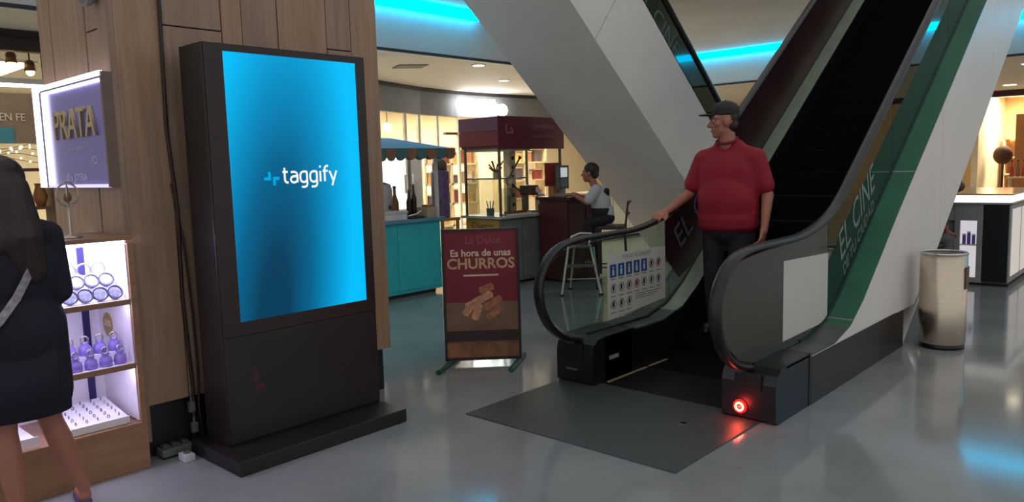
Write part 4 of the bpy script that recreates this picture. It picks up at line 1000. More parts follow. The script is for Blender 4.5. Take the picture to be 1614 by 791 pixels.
# --- glass counter kiosk on the right
t = thing('glass_counter', 'grey shop counter with lit showcase and black panel by the bin', 'counter', (-2.0, 11.3, 0))
M_cg = mat('counter_frame_grey', (150, 152, 152), 0.4); M_cb = mat('counter_black', (24, 24, 28), 0.3)
MB().box(-2.9, -1.74, 10.55, 12.4, 0.03, 0.98).build('carcass', mat('carcass_grey', (120, 122, 122), 0.5), t)
MB().box(-2.9, -1.72, 10.53, 12.42, 0, 0.03).build('plinth', M_black, t)
MB().box(-2.00, -1.735, 10.515, 10.55, 0.05, 0.97, 0.004).build('black_panel', M_cb, t)
for x in (-2.87, -2.27, -2.03): MB().box(x-0.03, x+0.03, 10.51, 10.55, 0.03, 0.98, 0.003).build('frame_post', M_cg, t)
for z0, z1 in ((0.03, 0.09), (0.78, 0.98)): MB().box(-2.84, -2.03, 10.515, 10.55, z0, z1, 0.003).build('frame_rail', M_cg, t)
MB().box(-2.24, -2.06, 10.54, 10.552, 0.09, 0.78).build('showcase_back', emis('showcase_glow', (214, 208, 216), 0.9), t)
MB().box(-2.24, -2.06, 10.50, 10.54, 0.48, 0.495).build('showcase_shelf', M_wh, t)
MB().box(-1.745, -1.72, 10.52, 12.4, 0.05, 0.97, 0.003).build('side_frame', M_cg, t)
for k in range(3): MB().box(-1.721, -1.712, 10.62+k*0.6, 11.12+k*0.6, 0.12, 0.92).build('side_pane', emis('side_showcase', (222, 214, 204), 0.8), t)
MB().box(-2.95, -1.70, 10.48, 12.45, 0.98, 1.00, 0.003).build('counter_edge', M_cg, t)
MB().box(-2.92, -1.73, 10.52, 12.42, 1.00, 1.09).build('light_case', emis('case_glow', (250, 246, 238), 1.3), t)
MB().box(-2.95, -1.70, 10.48, 12.45, 1.09, 1.105, 0.003).build('glass_top', mat('glass_top', (170, 160, 150), 0.1), t)
for k in range(3):
    x = -2.21+k*0.05
    item('perfume_box', 'violet box in the lit showcase of the grey counter, %s' % ('left', 'middle', 'right')[k], 'box', [
        ('carton', MB().box(x, x+0.035, 10.505, 10.535, 0.495, 0.60+0.03*(k % 2), 0.003), mat('violet_box', (118, 92, 176), 0.4)), ('lid', MB().box(x, x+0.035, 10.505, 10.535, 0.602+0.03*(k % 2), 0.62+0.03*(k % 2), 0.002), M_wh)], 'boxes in the right showcase')
item('handbag', 'brown handbag on the left end of the grey glass counter', 'bag', [
    ('bag', MB().ball((-2.35, 10.66, 1.185), (0.12, 0.08, 0.08)), mat('bag_brown', (92, 62, 46), 0.6)), ('handle', MB().tube([(-2.43, 10.66, 1.24), (-2.38, 10.66, 1.31), (-2.32, 10.66, 1.31), (-2.27, 10.66, 1.24)], 0.008, 6), mat('bag_strap', (60, 40, 32), 0.6))])
# --- back shop furniture
t = thing('shop_shelving', 'pale shelving unit against the warm back shop wall', 'shelf', (-4.0, 26.9, 0))
M_sh = mat('shelf_cream', (214, 186, 146), 0.5)
for x in (-4.6, -3.9, -3.2): MB().box(x-0.03, x+0.03, 26.6, 27.3, 0, 2.0).build('upright', M_sh, t)
for z in (0.4, 0.9, 1.4, 1.95): MB().box(-4.6, -3.2, 26.6, 27.3, z, z+0.04).build('shelf_board', M_sh, t)
t = thing('standing_board', 'tall brown panel standing in the back shop', 'panel', (-3.8, 25.0, 0))
MB().box(-4.05, -3.4, 24.9, 24.96, 0.06, 2.6).build('board', mat('brown_panel', (176, 124, 80), 0.5, var=0.1), t)
for x in (-3.95, -3.5): MB().box(x-0.04, x+0.04, 24.75, 25.1, 0, 0.06).build('foot', M_dkb, t)
item('wicker_ball', 'dark brown round wicker ball on a stand in the back shop', 'ornament', [
    ('ball', MB().ball((-4.33, 24.95, 1.50), (0.24, 0.24, 0.26), 3), mat('wicker', (84, 52, 38), 0.8, var=0.4, scale=20)), ('stand', MB().lathe((-4.33, 24.95, 0), [(0.2, 0), (0.2, 0.03), (0.03, 0.05), (0.03, 1.28), (0, 1.28)], 18), M_dkb)])
for k in range(4):
    x = -4.02+k*0.14
    item('gift_bottle', '%s bottle on the back shop table, %s' % (('red', 'brown', 'red', 'amber')[k], ('leftmost', 'second from left', 'third from left', 'rightmost')[k]), 'bottle', [
        ('glass', MB().lathe((x, 24.4, 0.92), [(0.05, 0), (0.05, 0.22), (0.02, 0.3), (0.02, 0.4), (0, 0.4)], 12), (mat('red_bottle', (170, 36, 34), 0.3), M_br, MATS['red_bottle'], M_or)[k]), ('cap', MB().lathe((x, 24.4, 1.32), [(0.024, 0), (0.024, 0.04), (0, 0.04)], 10), M_dkb)], 'bottles on the back shop table')
t = thing('shop_table', 'narrow table with bottles in front of the back shop', 'table', (-3.8, 24.4, 0))
MB().box(-4.1, -3.3, 24.2, 24.6, 0.88, 0.92).build('tabletop', M_sh, t)
for x in (-4.05, -3.35):
    for y in (24.25, 24.55): MB().box(x-0.02, x+0.02, y-0.02, y+0.02, 0, 0.88).build('leg', M_sh, t)

# --- furniture in the warm shop behind the stalls
M_shw = mat('display_wall', (214, 196, 160), 0.5)
for i, (y0, lab) in enumerate(((9.4, 'behind the blue awning'), (12.4, 'behind the churros cart canopy'), (15.2, 'behind the bar counter'))):
    t = thing('shop_shelving', 'cream shop shelving with goods %s' % lab, 'shelf', (-14.4, y0+0.9, 0))
    for y in (y0, y0+0.9, y0+1.8): MB().box(-14.6, -14.2, y-0.03, y+0.03, 0, 2.1).build('upright', M_shw, t)
    for z in (0.1, 0.65, 1.15, 1.65, 2.08): MB().box(-14.6, -14.2, y0, y0+1.8, z, z+0.04).build('shelf_board', M_shw, t)
    cols = [(176, 120, 84), (96, 84, 92), (206, 190, 170), (140, 64, 54), (214, 168, 96)]
    pos = ['left end', 'left of middle', 'right of middle', 'right end']
    for zi, z in enumerate((0.69, 1.19, 1.69)):
        for k in range(4):
            c = cols[(zi*3+k+i) % 5]; yy = y0+0.12+k*0.42
            h = 0.2+0.12*((k+zi) % 3)/2
            item('goods_carton', '%s carton, %s shelf, shelving %s, %s' % (('tan', 'slate', 'pale', 'rust', 'amber')[(zi*3+k+i) % 5], ('lower', 'middle', 'upper')[zi], lab, pos[k]), 'box', [
                ('carton', MB().box(-14.5, -14.25, yy, yy+0.26, z, z+h), mat('carton_%d' % ((zi*3+k+i) % 5), c, 0.6)), ('carton_lid', MB().box(-14.51, -14.24, yy-0.005, yy+0.265, z+h, z+h+0.03), mat('carton_lid', (206, 186, 150), 0.6))], 'cartons on the shop shelving')
# small bare lamps hanging under the fascia
for i, (y, z) in enumerate(((9.55, 2.58), (9.85, 2.44), (14.2, 2.2))):
    x = -12.4
    t = thing('pendant_lamp', ('round glowing pendant lamp nearest the column under the fascia', 'lower glowing pendant lamp right of the first one', 'glowing pendant lamp right of the cart canopy')[i], 'lamp', (x, y, z))
    MB().ball((x, y, z), 0.085, 3).build('globe', emis('globe_glow', (255, 246, 228), 7), t, True)
    MB().tube([(x, y, z+0.08), (x, y, 3.2)], 0.008, 6).build('cord', M_black, t)

# --- dim shop at the far left
t = thing('wall_lettering', 'pale capital letters on the beam of the dim shop at far left', 'sign', (-10.3, 2.7, 2.1))
MB().box(-10.42, -10.36, 1.2, 4.2, 2.02, 2.60).build('board', mat('shop_board_brown', (140, 120, 100), 0.6), t)
text('lettering', 'ALMACEN FE', 0.125, (-10.35, 2.24, 2.28), (0, 1, 0), (0, 0, 1), mat('pale_letters', (226, 214, 198), 0.5), t, depth=0.01, sx=0.85)
for y in (1.25, 4.15): MB().box(-10.42, -10.36, y-0.03, y+0.03, 0, 2.02).build('post', M_dkb, t)
o = MB().box(-10.36, -10.30, 1.6, 2.72, 2.02, 2.20, 0.004).build('teal_banner', mat('teal_banner', (60, 130, 146), 0.5)); tag(o, 'teal banner under the pale shop letters at far left', 'banner')
t = thing('tube_light', 'bright white tube light hanging in the dim shop left of the column', 'light', (-9.9, 2.8, 2.66))
MB().box(-9.93, -9.87, 2.45, 3.0, 2.66, 2.72).build('housing', M_white, t)
MB().tube([(-9.9, 2.46, 2.645), (-9.9, 2.99, 2.645)], 0.022, 10).build('tube', emis('tube_glow', (255, 250, 240), 9), t, True)
for y in (2.5, 2.95): MB().tube([(-9.9, y, 2.72), (-9.9, y, 3.2)], 0.005, 6).build('wire', M_black, t)
for i, (y, z) in enumerate(((2.38, 2.88), (2.68, 2.90), (2.86, 2.82))):
    t = thing('track_spot', ('amber spotlight nearest the frame edge in the dim shop', 'amber spotlight in the middle of the dim shop ceiling', 'largest amber spotlight next to the boarded column')[i], 'light', (-10.0, y, z))
    MB().lathe((-10.0, y, z), [(0.03, 0.12), (0.05, 0.1), (0.06, 0.0), (0, 0.0)], 14).build('can', mat('spot_bronze', (120, 90, 60), 0.4, 0.5), t, True)
    MB().ball((-10.0, y, z-0.01), 0.045).build('bulb', emis('amber_bulb', (255, 220, 160), 8), t, True)
    MB().tube([(-10.0, y, z+0.12), (-10.0, y, 3.2)], 0.008, 6).build('stem', M_black, t)
t = thing('string_lights', 'strings of tiny warm bulbs across the dim shop at far left', 'lights', (-9.8, 2.5, 1.9))
rnd = random.Random(3); bulb = None
for row in range(4):
    pts = [(-9.75, 1.9+k*0.1, 1.96-row*0.05+0.03*math.sin(k*0.9+row)) for k in range(12)]
    MB().tube(pts, 0.003, 4).build('wire', M_dkb, t)
    for k in range(0, 12):
        p = Vector(pts[k])+Vector((0.02, rnd.uniform(-.03, .03), rnd.uniform(-.02, .02)))
        if bulb is None: bulb = MB().ball((0, 0, 0), 0.014, 1).build('bulb', emis('tiny_bulb', (255, 226, 180), 5), None, True); bulb.parent = t; bulb.location = p-Vector(t.location)
        else:
            c = bulb.copy(); COL.objects.link(c); c.location = p-Vector(t.location); s = rnd.uniform(.7, 1.4); c.scale = (s, s, s)
for y in (1.9, 3.0): MB().tube([(-9.75, y, 2.0), (-9.75, y, 3.2)], 0.004, 4).build('hanger', M_dkb, t)
t = thing('shop_shelving', 'dark brown shelving in the dim shop behind the woman', 'shelf', (-11.5, 2.6, 0))
for y in (1.6, 2.5, 3.4): MB().box(-11.7, -11.3, y-0.03, y+0.03, 0, 2.0).build('upright', mat('shelf_walnut', (98, 72, 54), 0.5), t)
for z in (0.2, 0.7, 1.2, 1.7): MB().box(-11.7, -11.3, 1.6, 3.4, z, z+0.04).build('shelf_board', MATS['shelf_walnut'], t)
for k in range(6):
    item('shop_vase', '%s vase on the walnut shelving of the dim shop, %s' % (('brown', 'amber')[k % 2], ('first from left', 'second from left', 'third from left', 'fourth from left', 'fifth from left', 'sixth from left')[k]), 'vase', [
        ('vase', MB().lathe((-11.45, 1.75+k*0.3, 1.24), [(0.05, 0), (0.09, 0.12), (0.05, 0.26), (0.06, 0.3), (0, 0.28)], 14), (M_br, M_or)[k % 2])], 'vases in the dim shop')

# ================================================================ PEOPLE
class Frame:
    def __init__(s, base, f): s.b = Vector(base); s.f = Vector((f[0], f[1], 0)).normalized(); s.l = Vector((0, 0, 1)).cross(s.f)
    def __call__(s, l, f, z): return s.b + s.l*l + s.f*f + Vector((0, 0, z))
    def rot(s): return Matrix((s.l, s.f, Vector((0, 0, 1)))).transposed()
def head_prims(c, hf, k=1.0):
    """head centred at c, face along hf; returns capsules/ellipsoids and eye spots"""
    H = Frame(c, hf); M3 = H.rot(); P = lambda l, f, z: H(l*k, f*k, z*k)
    pr = [('e', P(0, -0.012, 0.030), (0.077*k, 0.096*k, 0.100*k), M3), ('e', P(0, 0.022, -0.045), (0.060*k, 0.068*k, 0.078*k), M3),
          ('e', P(0, 0.055, -0.098), (0.032*k, 0.030*k, 0.026*k), M3), ('c', P(0, 0.080, 0.012), P(0, 0.108, -0.032), 0.010*k, 0.016*k),
          ('e', P(0.018, 0.094, -0.035), (0.010*k, 0.010*k, 0.008*k), M3), ('e', P(-0.018, 0.094, -0.035), (0.010*k, 0.010*k, 0.008*k), M3),
          ('c', P(-0.05, 0.068, 0.025), P(0.05, 0.068, 0.025), 0.018*k, 0.018*k),
          ('e', P(0.078, -0.005, -0.01), (0.012*k, 0.022*k, 0.034*k), M3), ('e', P(-0.078, -0.005, -0.01), (0.012*k, 0.022*k, 0.034*k), M3),
          ('c', P(-0.018, 0.080, -0.064), P(0.018, 0.080, -0.064), 0.010*k, 0.010*k), ('c', P(-0.015, 0.077, -0.078), P(0.015, 0.077, -0.078), 0.010*k, 0.010*k),
          ('e', P(0.045, 0.055, -0.02), (0.026*k, 0.024*k, 0.026*k), M3), ('e', P(-0.045, 0.055, -0.02), (0.026*k, 0.024*k, 0.026*k), M3)]
    return pr, H
def face_parts(body, c, hf, k=1.0, brow=(40, 28, 24)):
    H = Frame(c, hf); M3 = H.rot(); P = lambda l, f, z: H(l*k, f*k, z*k)
    def ell(nm, ctr, r, m):
        b = MB(); v = bmesh.ops.create_icosphere(b.bm, subdivisions=2, radius=1.0)['verts']
        for q in v: q.co = ctr + M3 @ Vector((q.co.x*r[0]*k, q.co.y*r[1]*k, q.co.z*r[2]*k))
        return b.build(nm, m, body, True)
    for s in (-1, 1):
        e = ell('eye', P(s*0.031, 0.079, 0.004), (0.013, 0.008, 0.008), mat('eye_white', (226, 220, 212), 0.3))
        ell('iris', P(s*0.031, 0.0855, 0.004), (0.006, 0.004, 0.006), mat('iris_dark', (40, 26, 20), 0.2))
        ell('eyebrow', P(s*0.033, 0.086, 0.026), (0.020, 0.006, 0.005), mat('brow_%d' % brow[0], brow, 0.7))
    ell('lips', P(0, 0.088, -0.070), (0.022, 0.007, 0.008), mat('lips', (160, 92, 84), 0.5))
def hand_prims(wr, dirv, palm_n, side, k=1.0, curl=0.5, thumb_up=None):
    """wrist point, direction of the fingers, palm normal (towards the held side); side=+1/-1 picks thumb side"""
    d = Vector(dirv).normalized(); n = Vector(palm_n); n = (n-d*n.dot(d)).normalized(); x = d.cross(n)*side
    pr = [('c', wr, wr+d*0.03*k, 0.027*k, 0.028*k)]
    for a in (-0.026, -0.009, 0.009, 0.026): pr.append(('c', wr+d*0.025*k+x*a*0.7*k, wr+d*0.092*k+x*a*1.05*k, 0.017*k, 0.0125*k))
    L = [0.070, 0.080, 0.075, 0.058]
    for a, l in zip((0.030, 0.010, -0.010, -0.030), L):
        p = wr+d*0.095*k+x*a*1.05*k; ang = 0.25+curl*0.4
        for j, fr in enumerate((0.45, 0.32, 0.23)):
            v = d*math.cos(ang)+n*math.sin(ang); q = p+v*l*fr*k
            pr.append(('c', p, q, (0.0095-0.0008*j)*k, (0.0088-0.0008*j)*k)); p = q; ang += curl*0.85
    p = wr+d*0.03*k+x*0.026*k; v = (d*0.75+x*0.6+n*0.35*curl).normalized(); q = p+v*0.042*k
    pr.append(('c', p, q, 0.014*k, 0.0115*k)); v2 = (d*0.9+x*0.2+n*0.5*curl).normalized(); pr.append(('c', q, q+v2*0.036*k, 0.011*k, 0.009*k))
    return pr
M_skm = mat('skin_man', (168, 108, 88), 0.5, var=0.06, scale=12)
M_hair = mat('hair_dark', (42, 29, 25), 0.5, var=0.45, scale=30, stretch=(1, 1, 0.15))

# --- man in red coming down the escalator
Z0 = 0.18
mb = (-2.90, 5.78, 0); fm = Frame(mb, (0.05, -1)); hf = (-0.80, -0.60)
man = thing('person', 'man in red t-shirt and dark cap standing on the escalator holding the handrail', 'person', (mb[0], mb[1], Z0))
hc = fm(-0.03, 0.03, 1.905)
pr, HM = head_prims(hc, hf, 1.10)
pr += [('c', fm(-0.005, -0.01, 1.66), fm(-0.02, 0.01, 1.83), 0.075, 0.066), ('c', fm(-0.12, -0.02, 1.62), fm(0.12, -0.02, 1.62), 0.06, 0.06),
       ('e', fm(0, 0.0, 1.45), (0.19, 0.12, 0.24), fm.rot()), ('e', fm(0, 0.01, 1.15), (0.18, 0.13, 0.20), fm.rot())]
RS, LS = fm(-0.225, -0.01, 1.60), fm(0.225, -0.01, 1.60)
RW = Vector((-3.325, 5.52, 1.185)); RE = fm(-0.335, 0.02, 1.33)
LE = fm(0.31, -0.03, 1.31); LW = fm(0.325, 0.07, 1.06)
pr += [('c', RS, RE, 0.062, 0.048), ('c', RE, RW, 0.050, 0.030), ('c', LS, LE, 0.062, 0.048), ('c', LE, LW, 0.049, 0.030)]
pr += hand_prims(RW, Vector((-0.06, -0.5, -0.13)), (-0.35, 0, -1), 1, 1.1, 0.55)
pr += hand_prims(LW, fm(0.32, 0.11, 0.96)-LW, fm.l*-1.0, 1, 1.1, 0.5)
legs = [(-0.115, 0.02, 0.0), (0.115, 0.04, 0.0)]
for l, f, dz in legs: pr += [('c', fm(l*0.9, 0, 1.0), fm(l, f+0.02, Z0+0.47), 0.085, 0.058), ('c', fm(l, f+0.02, Z0+0.47), fm(l, f-0.02, Z0+0.09), 0.055, 0.040), ('c', fm(l, f-0.03, Z0+0.04), fm(l, f+0.14, Z0+0.035), 0.034, 0.028)]
body = blob('body', pr, 0.0085, M_skm, man, 2)
face_parts(body, hc, hf, 1.10)
# cropped beard shadow and hair
blob('hair', [('e', HM(0, -0.030, 0.035), (0.083, 0.092, 0.095), HM.rot()), ('e', HM(0, -0.06, -0.03), (0.070, 0.055, 0.065), HM.rot())], 0.009, M_hair, man, 2)
M_cap = mat('cap_dark', (38, 34, 32), 0.7, var=0.15)
cap = blob('cap', [('e', HM(0, -0.012, 0.085), (0.092, 0.112, 0.078), HM.rot()), ('e', HM(0, -0.012, 0.060), (0.092, 0.112, 0.04), HM.rot())], 0.009, M_cap, man, 3)
blob('brim', [('e', HM(0, 0.125, 0.052), (0.070, 0.080, 0.010), HM.rot())], 0.006, M_cap, cap, 2)
MB().ball(HM(0, -0.012, 0.160), 0.010, 1).build('cap_button', M_cap, cap)
M_red_s = mat('red_shirt', (142, 14, 36), 0.75, var=0.10, scale=5, bump=0.1)
sh = [('c', fm(-0.18, -0.015, 1.605), fm(0.18, -0.015, 1.605), 0.09, 0.09), ('c', fm(0, -0.015, 1.68), fm(-0.19, -0.015, 1.62), 0.075, 0.075), ('c', fm(0, -0.015, 1.68), fm(0.19, -0.015, 1.62), 0.075, 0.075), ('e', fm(0, -0.005, 1.47), (0.262, 0.160, 0.235), fm.rot()), ('e', fm(0, 0.02, 1.27), (0.256, 0.180, 0.26), fm.rot()),
      ('c', fm(-0.13, 0.01, 1.50), fm(-0.14, 0.015, 1.10), 0.12, 0.118), ('c', fm(0.13, 0.01, 1.50), fm(0.14, 0.015, 1.10), 0.12, 0.118), ('c', fm(0, 0.02, 1.35), fm(0, 0.025, 1.12), 0.16, 0.155),
      ('e', fm(0, 0.018, 1.065), (0.255, 0.172, 0.075), fm.rot()), ('e', fm(0, 0.018, 1.12), (0.258, 0.175, 0.10), fm.rot()),
      ('c', fm(-0.215, -0.01, 1.60), RS.lerp(RE, 0.75), 0.092, 0.080), ('c', fm(0.215, -0.01, 1.60), LS.lerp(LE, 0.75), 0.092, 0.080),
      ('c', fm(-0.07, -0.01, 1.70), fm(0.07, -0.01, 1.70), 0.062, 0.062)]
shirt = blob('t_shirt', sh, 0.012, M_red_s, man, 14, 0.6)
ring = [fm(-0.012+0.082*math.cos(k*math.pi/10), 0.012+0.078*math.sin(k*math.pi/10), 1.752-0.028*math.sin(k*math.pi/10)) for k in range(20)]
MB().tube(ring, 0.011, 8, True).build('collar', mat('shirt_rib', (118, 12, 32), 0.8), shirt, True)
M_trs = mat('dark_trousers', (26, 24, 34), 0.8, var=0.2)
tr = [('e', fm(0, 0.0, 1.03), (0.205, 0.155, 0.13), fm.rot())]
for l, f, dz in legs: tr += [('c', fm(l*0.95, 0, 0.98), fm(l, f+0.02, Z0+0.47), 0.115, 0.082), ('c', fm(l, f+0.02, Z0+0.47), fm(l, f-0.02, Z0+0.10), 0.080, 0.068)]
blob('trousers', tr, 0.012, M_trs, man, 3)
M_shoe = mat('dark_shoe', (22, 20, 22), 0.5)
for l, f, dz in legs: blob('shoe', [('c', fm(l, f-0.06, Z0+0.052), fm(l, f+0.13, Z0+0.048), 0.047, 0.046), ('e', fm(l, f+0.04, Z0+0.02), (0.05, 0.15, 0.018), fm.rot())], 0.009, M_shoe, man, 2)

# --- woman in navy seen from behind
wb = (-3.95, 0.965, 0); fw = Frame(wb, (-1, 0.10)); wf = (-0.98, -0.15)
wom = thing('person', 'woman in a navy dress with long dark hair seen from behind at the cabinet', 'person', wb)
hc = fw(0.0, 0.0, 1.57)
pr, HW = head_prims(hc, wf, 0.98)
pr += [('c', fw(0.0, 0, 1.36), fw(0.0, 0.0, 1.50), 0.056, 0.050), ('c', fw(-0.13, 0, 1.355), fw(0.13, 0, 1.355), 0.05, 0.05), ('e', fw(0, 0, 1.18), (0.155, 0.10, 0.21), fw.rot()), ('e', fw(0, 0, 0.9), (0.16, 0.115, 0.17), fw.rot())]
S1, S2_ = fw(-0.165, 0, 1.345), fw(0.165, 0, 1.345); E1, E2 = fw(-0.195, 0.015, 1.08), fw(0.21, 0.03, 1.08); W1, W2 = fw(-0.13, 0.19, 1.05), fw(0.14, 0.2, 1.05)
for S_, E_, W_, sd in ((S1, E1, W1, 1), (S2_, E2, W2, -1)):
    pr += [('c', S_, E_, 0.044, 0.037), ('c', E_, W_, 0.036, 0.024)]; pr += hand_prims(W_, fw.f*1.0, (0, 0, -1), sd, 0.92, 0.5)
hipR, hipL = fw(-0.085, 0, 0.86), fw(0.085, 0, 0.86)
kR, kL = fw(-0.115, 0.06, 0.47), fw(0.075, 0.0, 0.47)
aR, aL = fw(-0.235, 0.09, 0.09), fw(0.06, -0.03, 0.09)
for h_, k_, a_ in ((hipR, kR, aR), (hipL, kL, aL)):
    pr += [('c', h_, k_, 0.080, 0.054), ('c', k_, k_.lerp(a_, 0.3), 0.052, 0.056), ('c', k_.lerp(a_, 0.3), a_, 0.056, 0.031), ('c', a_-Vector((0, 0, 0.045)), a_+fw.f*0.13-Vector((0, 0, 0.06)), 0.032, 0.024)]
body = blob('body', pr, 0.009, mat('skin_woman', (164, 108, 90), 0.5, var=0.06, scale=12), wom, 2)
face_parts(body, hc, wf, 0.98)
M_drs = mat('navy_dress', (20, 19, 38), 0.8, var=0.2, scale=8)
dr = [('c', fw(-0.12, 0, 1.355), fw(0.12, 0, 1.355), 0.072, 0.072), ('e', fw(0, -0.005, 1.18), (0.195, 0.135, 0.23), fw.rot()), ('e', fw(0, -0.01, 0.92), (0.20, 0.15, 0.22), fw.rot()),
      ('c', fw(-0.10, -0.005, 0.95), fw(-0.115, 0.01, 0.62), 0.115, 0.105), ('c', fw(0.10, -0.005, 0.95), fw(0.10, 0.0, 0.62), 0.115, 0.105), ('c', fw(0, -0.01, 0.9), fw(0, 0, 0.62), 0.14, 0.12),
      ('c', S1, E1, 0.068, 0.060), ('c', S2_, E2, 0.068, 0.060), ('c', E1, E1.lerp(W1, 0.7), 0.058, 0.044), ('c', E2, E2.lerp(W2, 0.7), 0.058, 0.044)]
dress = blob('dress', dr, 0.012, M_drs, wom, 3)
hem = [fw(0.0+0.20*math.cos(k*math.pi/14), 0.0+0.125*math.sin(k*math.pi/14), 0.53) for k in range(28)]
mid = [fw(0.0+0.21*math.cos(k*math.pi/14), 0.0+0.14*math.sin(k*math.pi/14), 0.86) for k in range(28)]
b = MB(); Hh = [b.bm.verts.new(q) for q in hem]; Mm = [b.bm.verts.new(q) for q in mid]; Hi = [b.bm.verts.new(q.lerp(fw(0, 0, 0.53), 0.06)) for q in hem]; Mi = [b.bm.verts.new(q.lerp(fw(0, 0, 0.86), 0.06)) for q in mid]
for k in range(28):
    j = (k+1) % 28
    b.bm.faces.new((Hh[k], Hh[j], Mm[j], Mm[k])); b.bm.faces.new((Hi[j], Hi[k], Mi[k], Mi[j])); b.bm.faces.new((Hh[j], Hh[k], Hi[k], Hi[j])); b.bm.faces.new((Mm[k], Mm[j], Mi[j], Mi[k]))
b.build('skirt', M_drs, dress, True)
hr = [('e', HW(0, -0.02, 0.035), (0.092, 0.108, 0.105), HW.rot()), ('c', HW(0, -0.075, -0.02), HW(-0.02, -0.105, -0.22), 0.088, 0.095), ('c', HW(-0.02, -0.105, -0.22), HW(-0.05, -0.115, -0.38), 0.092, 0.060),
      ('c', HW(-0.065, -0.04, -0.02), HW(-0.075, -0.085, -0.28), 0.040, 0.045), ('c', HW(0.065, -0.04, -0.02), HW(0.07, -0.085, -0.26), 0.040, 0.045), ('c', HW(-0.075, -0.085, -0.28), HW(-0.065, -0.11, -0.40), 0.04, 0.02), ('e', HW(0, -0.09, 0.085), (0.045, 0.04, 0.04), HW.rot())]
blob('hair', hr, 0.010, M_hair, wom, 3)
for a_ in (aR, aL):
    blob('shoe', [('c', a_-Vector((0, 0, 0.062)), a_+fw.f*0.14-Vector((0, 0, 0.068)), 0.026, 0.022), ('e', a_+fw.f*0.06-Vector((0, 0, 0.078)), (0.036, 0.125, 0.012), fw.rot())], 0.007, mat('sandal_violet', (86, 70, 110), 0.5), wom, 1)
# strap and bag
def on_back(l, z): return fw(l, -0.148-0.02*(1-abs(z-1.1))+ (0.05 if z > 1.34 else 0), z)
sp_ = [fw(-0.10, 0.06, 1.41), fw(-0.11, 0.0, 1.44), fw(-0.108, -0.075, 1.42), fw(-0.095, -0.135, 1.32), fw(-0.06, -0.150, 1.20), fw(0.0, -0.155, 1.09), fw(0.07, -0.165, 1.00), fw(0.14, -0.165, 0.93), fw(0.20, -0.14, 0.87), fw(0.265, -0.05, 0.80)]
t = thing('shoulder_bag', 'small bag on a pale strap crossing the back of the woman in navy', 'bag', fw(0.30, 0, 0.6))
b = MB(); rows = []
for i, p in enumerate(sp_):
    tv = (sp_[min(i+1, len(sp_)-1)]-sp_[max(i-1, 0)]).normalized(); out = (p-fw(0, 0, p.z)).normalized(); sd = tv.cross(out).normalized()
    rows.append([b.bm.verts.new(p+sd*0.017+out*0.004), b.bm.verts.new(p-sd*0.017+out*0.004), b.bm.verts.new(p-sd*0.017-out*0.003), b.bm.verts.new(p+sd*0.017-out*0.003)])
for A_, B_ in zip(rows[:-1], rows[1:]):
    for k in range(4): b.bm.faces.new((A_[k], A_[(k+1) % 4], B_[(k+1) % 4], B_[k]))
b.build('strap', mat('strap_grey', (150, 142, 148), 0.6, var=0.35, scale=40), t)
blob('pouch', [('c', fw(0.29, -0.07, 0.70), fw(0.29, 0.07, 0.70), 0.06, 0.06), ('c', fw(0.29, -0.07, 0.78), fw(0.29, 0.07, 0.78), 0.045, 0.045)], 0.012, M_dkb, t, 2)

# --- person in white seated at the bar counter
sb_ = (-5.86, 8.16, 0); fs = Frame(sb_, (-0.83, -0.55))
per = thing('person', 'person in white shirt and dark apron seated at the maroon bar counter', 'person', sb_)
hc = fs(0, 0.17, 1.475)
pr, HS = head_prims(hc, (-0.9, -0.42), 0.98)
pr += [('c', fs(0, 0.10, 1.28), fs(0, 0.15, 1.40), 0.055, 0.050), ('e', fs(0, 0.03, 1.05), (0.15, 0.10, 0.25), fs.rot()), ('c', fs(-0.14, 0.09, 1.27), fs(0.14, 0.09, 1.27), 0.05, 0.05)]
for s in (-1, 1):
    A_, B_, C_ = fs(s*0.18, 0.09, 1.26), fs(s*0.21, 0.20, 1.10), fs(s*0.12, 0.38, 1.20)
    pr += [('c', A_, B_, 0.045, 0.038), ('c', B_, C_, 0.036, 0.026)]; pr += hand_prims(C_, fs.f, (0, 0, -1), -s, 0.92, 0.4)
    pr += [('c', fs(s*0.09, 0, 0.87), fs(s*0.10, 0.20, 0.82), 0.07, 0.06), ('c', fs(s*0.10, 0.20, 0.82), fs(s*0.10, 0.13, 0.35), 0.055, 0.04), ('c', fs(s*0.10, 0.13, 0.30), fs(s*0.10, 0.25, 0.29), 0.034, 0.028)]
body = blob('body', pr, 0.010, M_skm, per, 2); face_parts(body, hc, (-0.9, -0.42), 0.98)
blob('hair', [('e', HS(0, -0.025, 0.04), (0.088, 0.102, 0.098), HS.rot()), ('e', HS(0, -0.07, -0.02), (0.07, 0.05, 0.06), HS.rot())], 0.010, M_hair, per, 2)
shp = [('e', fs(0, 0.03, 1.06), (0.18, 0.13, 0.25), fs.rot()), ('c', fs(-0.14, 0.085, 1.265), fs(0.14, 0.085, 1.265), 0.065, 0.065), ('c', fs(0, 0.0, 0.95), fs(0, 0, 0.88), 0.15, 0.14)]
for s in (-1, 1): shp += [('c', fs(s*0.175, 0.09, 1.255), fs(s*0.205, 0.18, 1.13), 0.068, 0.062)]
blob('white_shirt', shp, 0.012, mat('shirt_white', (188, 186, 184), 0.8, var=0.06), per, 3)
blob('apron', [('e', fs(0, 0.03, 0.98), (0.188, 0.137, 0.12), fs.rot()), ('c', fs(-0.16, -0.02, 0.98), fs(0.10, -0.05, 1.24), 0.05, 0.04)], 0.012, mat('apron_dark', (26, 26, 36), 0.8), per, 2)
tr = [('e', fs(0, 0, 0.88), (0.18, 0.15, 0.10), fs.rot())]
for s in (-1, 1): tr += [('c', fs(s*0.09, 0, 0.87), fs(s*0.10, 0.20, 0.82), 0.085, 0.072), ('c', fs(s*0.10, 0.20, 0.82), fs(s*0.10, 0.13, 0.36), 0.070, 0.055)]
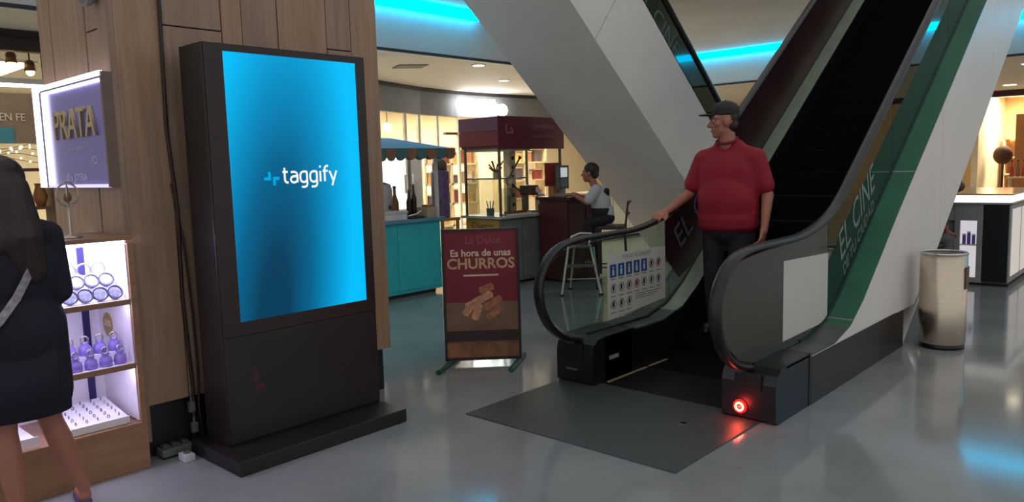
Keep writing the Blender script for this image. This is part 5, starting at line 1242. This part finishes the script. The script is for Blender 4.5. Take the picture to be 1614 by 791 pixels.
blob('trousers', tr, 0.012, M_trs, per, 2)
for s in (-1, 1): blob('shoe', [('c', fs(s*0.10, 0.11, 0.285), fs(s*0.10, 0.27, 0.275), 0.042, 0.038)], 0.010, M_shoe, per, 1)

# --- seated customer half hidden behind the escalator side
qb = (-2.50, 10.22, 0); fq = Frame(qb, (0.75, 0.66))
M_st2 = mat('stool_grey', (70, 66, 64), 0.5)
t = thing('counter_stool', 'round grey stool under the half hidden customer at the glass counter', 'stool', qb)
MB().lathe(qb, [(0.17, 0), (0.17, 0.02), (0.03, 0.04), (0.03, 0.46), (0.17, 0.48), (0.17, 0.52), (0, 0.52)], 20).build('seat_and_column', M_st2, t, True)
MB().tube([Vector(qb)+Vector((0.12*math.cos(k*math.pi/8), 0.12*math.sin(k*math.pi/8), 0.2)) for k in range(16)], 0.01, 6, True).build('foot_ring', M_chrome, t, True)
per = thing('person', 'seated customer with long brown hair half hidden by the white escalator side', 'person', qb)
hc = fq(0, 0.07, 1.19); pr, HQ = head_prims(hc, (0.75, 0.66), 0.95)
pr += [('c', fq(0, 0.02, 1.0), fq(0, 0.05, 1.12), 0.055, 0.05), ('e', fq(0, 0, 0.80), (0.15, 0.10, 0.22), fq.rot()), ('c', fq(-0.14, 0.0, 0.99), fq(0.14, 0.0, 0.99), 0.05, 0.05)]
for s in (-1, 1):
    A_, B_, C_ = fq(s*0.18, 0, 0.98), fq(s*0.20, 0.06, 0.78), fq(s*0.12, 0.14, 0.66)
    pr += [('c', A_, B_, 0.045, 0.038), ('c', B_, C_, 0.036, 0.026)]; pr += hand_prims(C_, Vector((0, 0, -1))*0.3+fq.f, (0, 0, -1), -s, 0.9, 0.4)
    pr += [('c', fq(s*0.09, 0, 0.60), fq(s*0.10, 0.17, 0.57), 0.07, 0.06), ('c', fq(s*0.10, 0.17, 0.57), fq(s*0.10, 0.10, 0.10), 0.055, 0.04), ('c', fq(s*0.10, 0.10, 0.05), fq(s*0.10, 0.22, 0.04), 0.034, 0.028)]
body = blob('body', pr, 0.012, M_skm, per, 2); face_parts(body, hc, (0.75, 0.66), 0.95)
blob('hair', [('e', HQ(0, -0.025, 0.035), (0.092, 0.108, 0.10), HQ.rot()), ('c', HQ(0, -0.07, -0.02), HQ(0, -0.10, -0.32), 0.085, 0.07)], 0.012, mat('hair_brown', (62, 40, 32), 0.6, var=0.3, scale=30), per, 2)
blob('jacket', [('e', fq(0, 0, 0.80), (0.18, 0.13, 0.24), fq.rot()), ('c', fq(-0.14, 0, 0.985), fq(0.14, 0, 0.985), 0.06, 0.06)] + [('c', fq(s*0.175, 0, 0.97), fq(s*0.20, 0.05, 0.78), 0.062, 0.055) for s in (-1, 1)], 0.013, mat('jacket_brown', (72, 54, 48), 0.8), per, 2)
blob('trousers', [('e', fq(0, 0, 0.61), (0.18, 0.14, 0.085), fq.rot())] + [('c', fq(s*0.09, 0, 0.60), fq(s*0.10, 0.17, 0.57), 0.08, 0.07) for s in (-1, 1)] + [('c', fq(s*0.10, 0.17, 0.57), fq(s*0.10, 0.10, 0.10), 0.07, 0.055) for s in (-1, 1)], 0.013, mat('trousers_grey', (96, 94, 96), 0.8), per, 2)
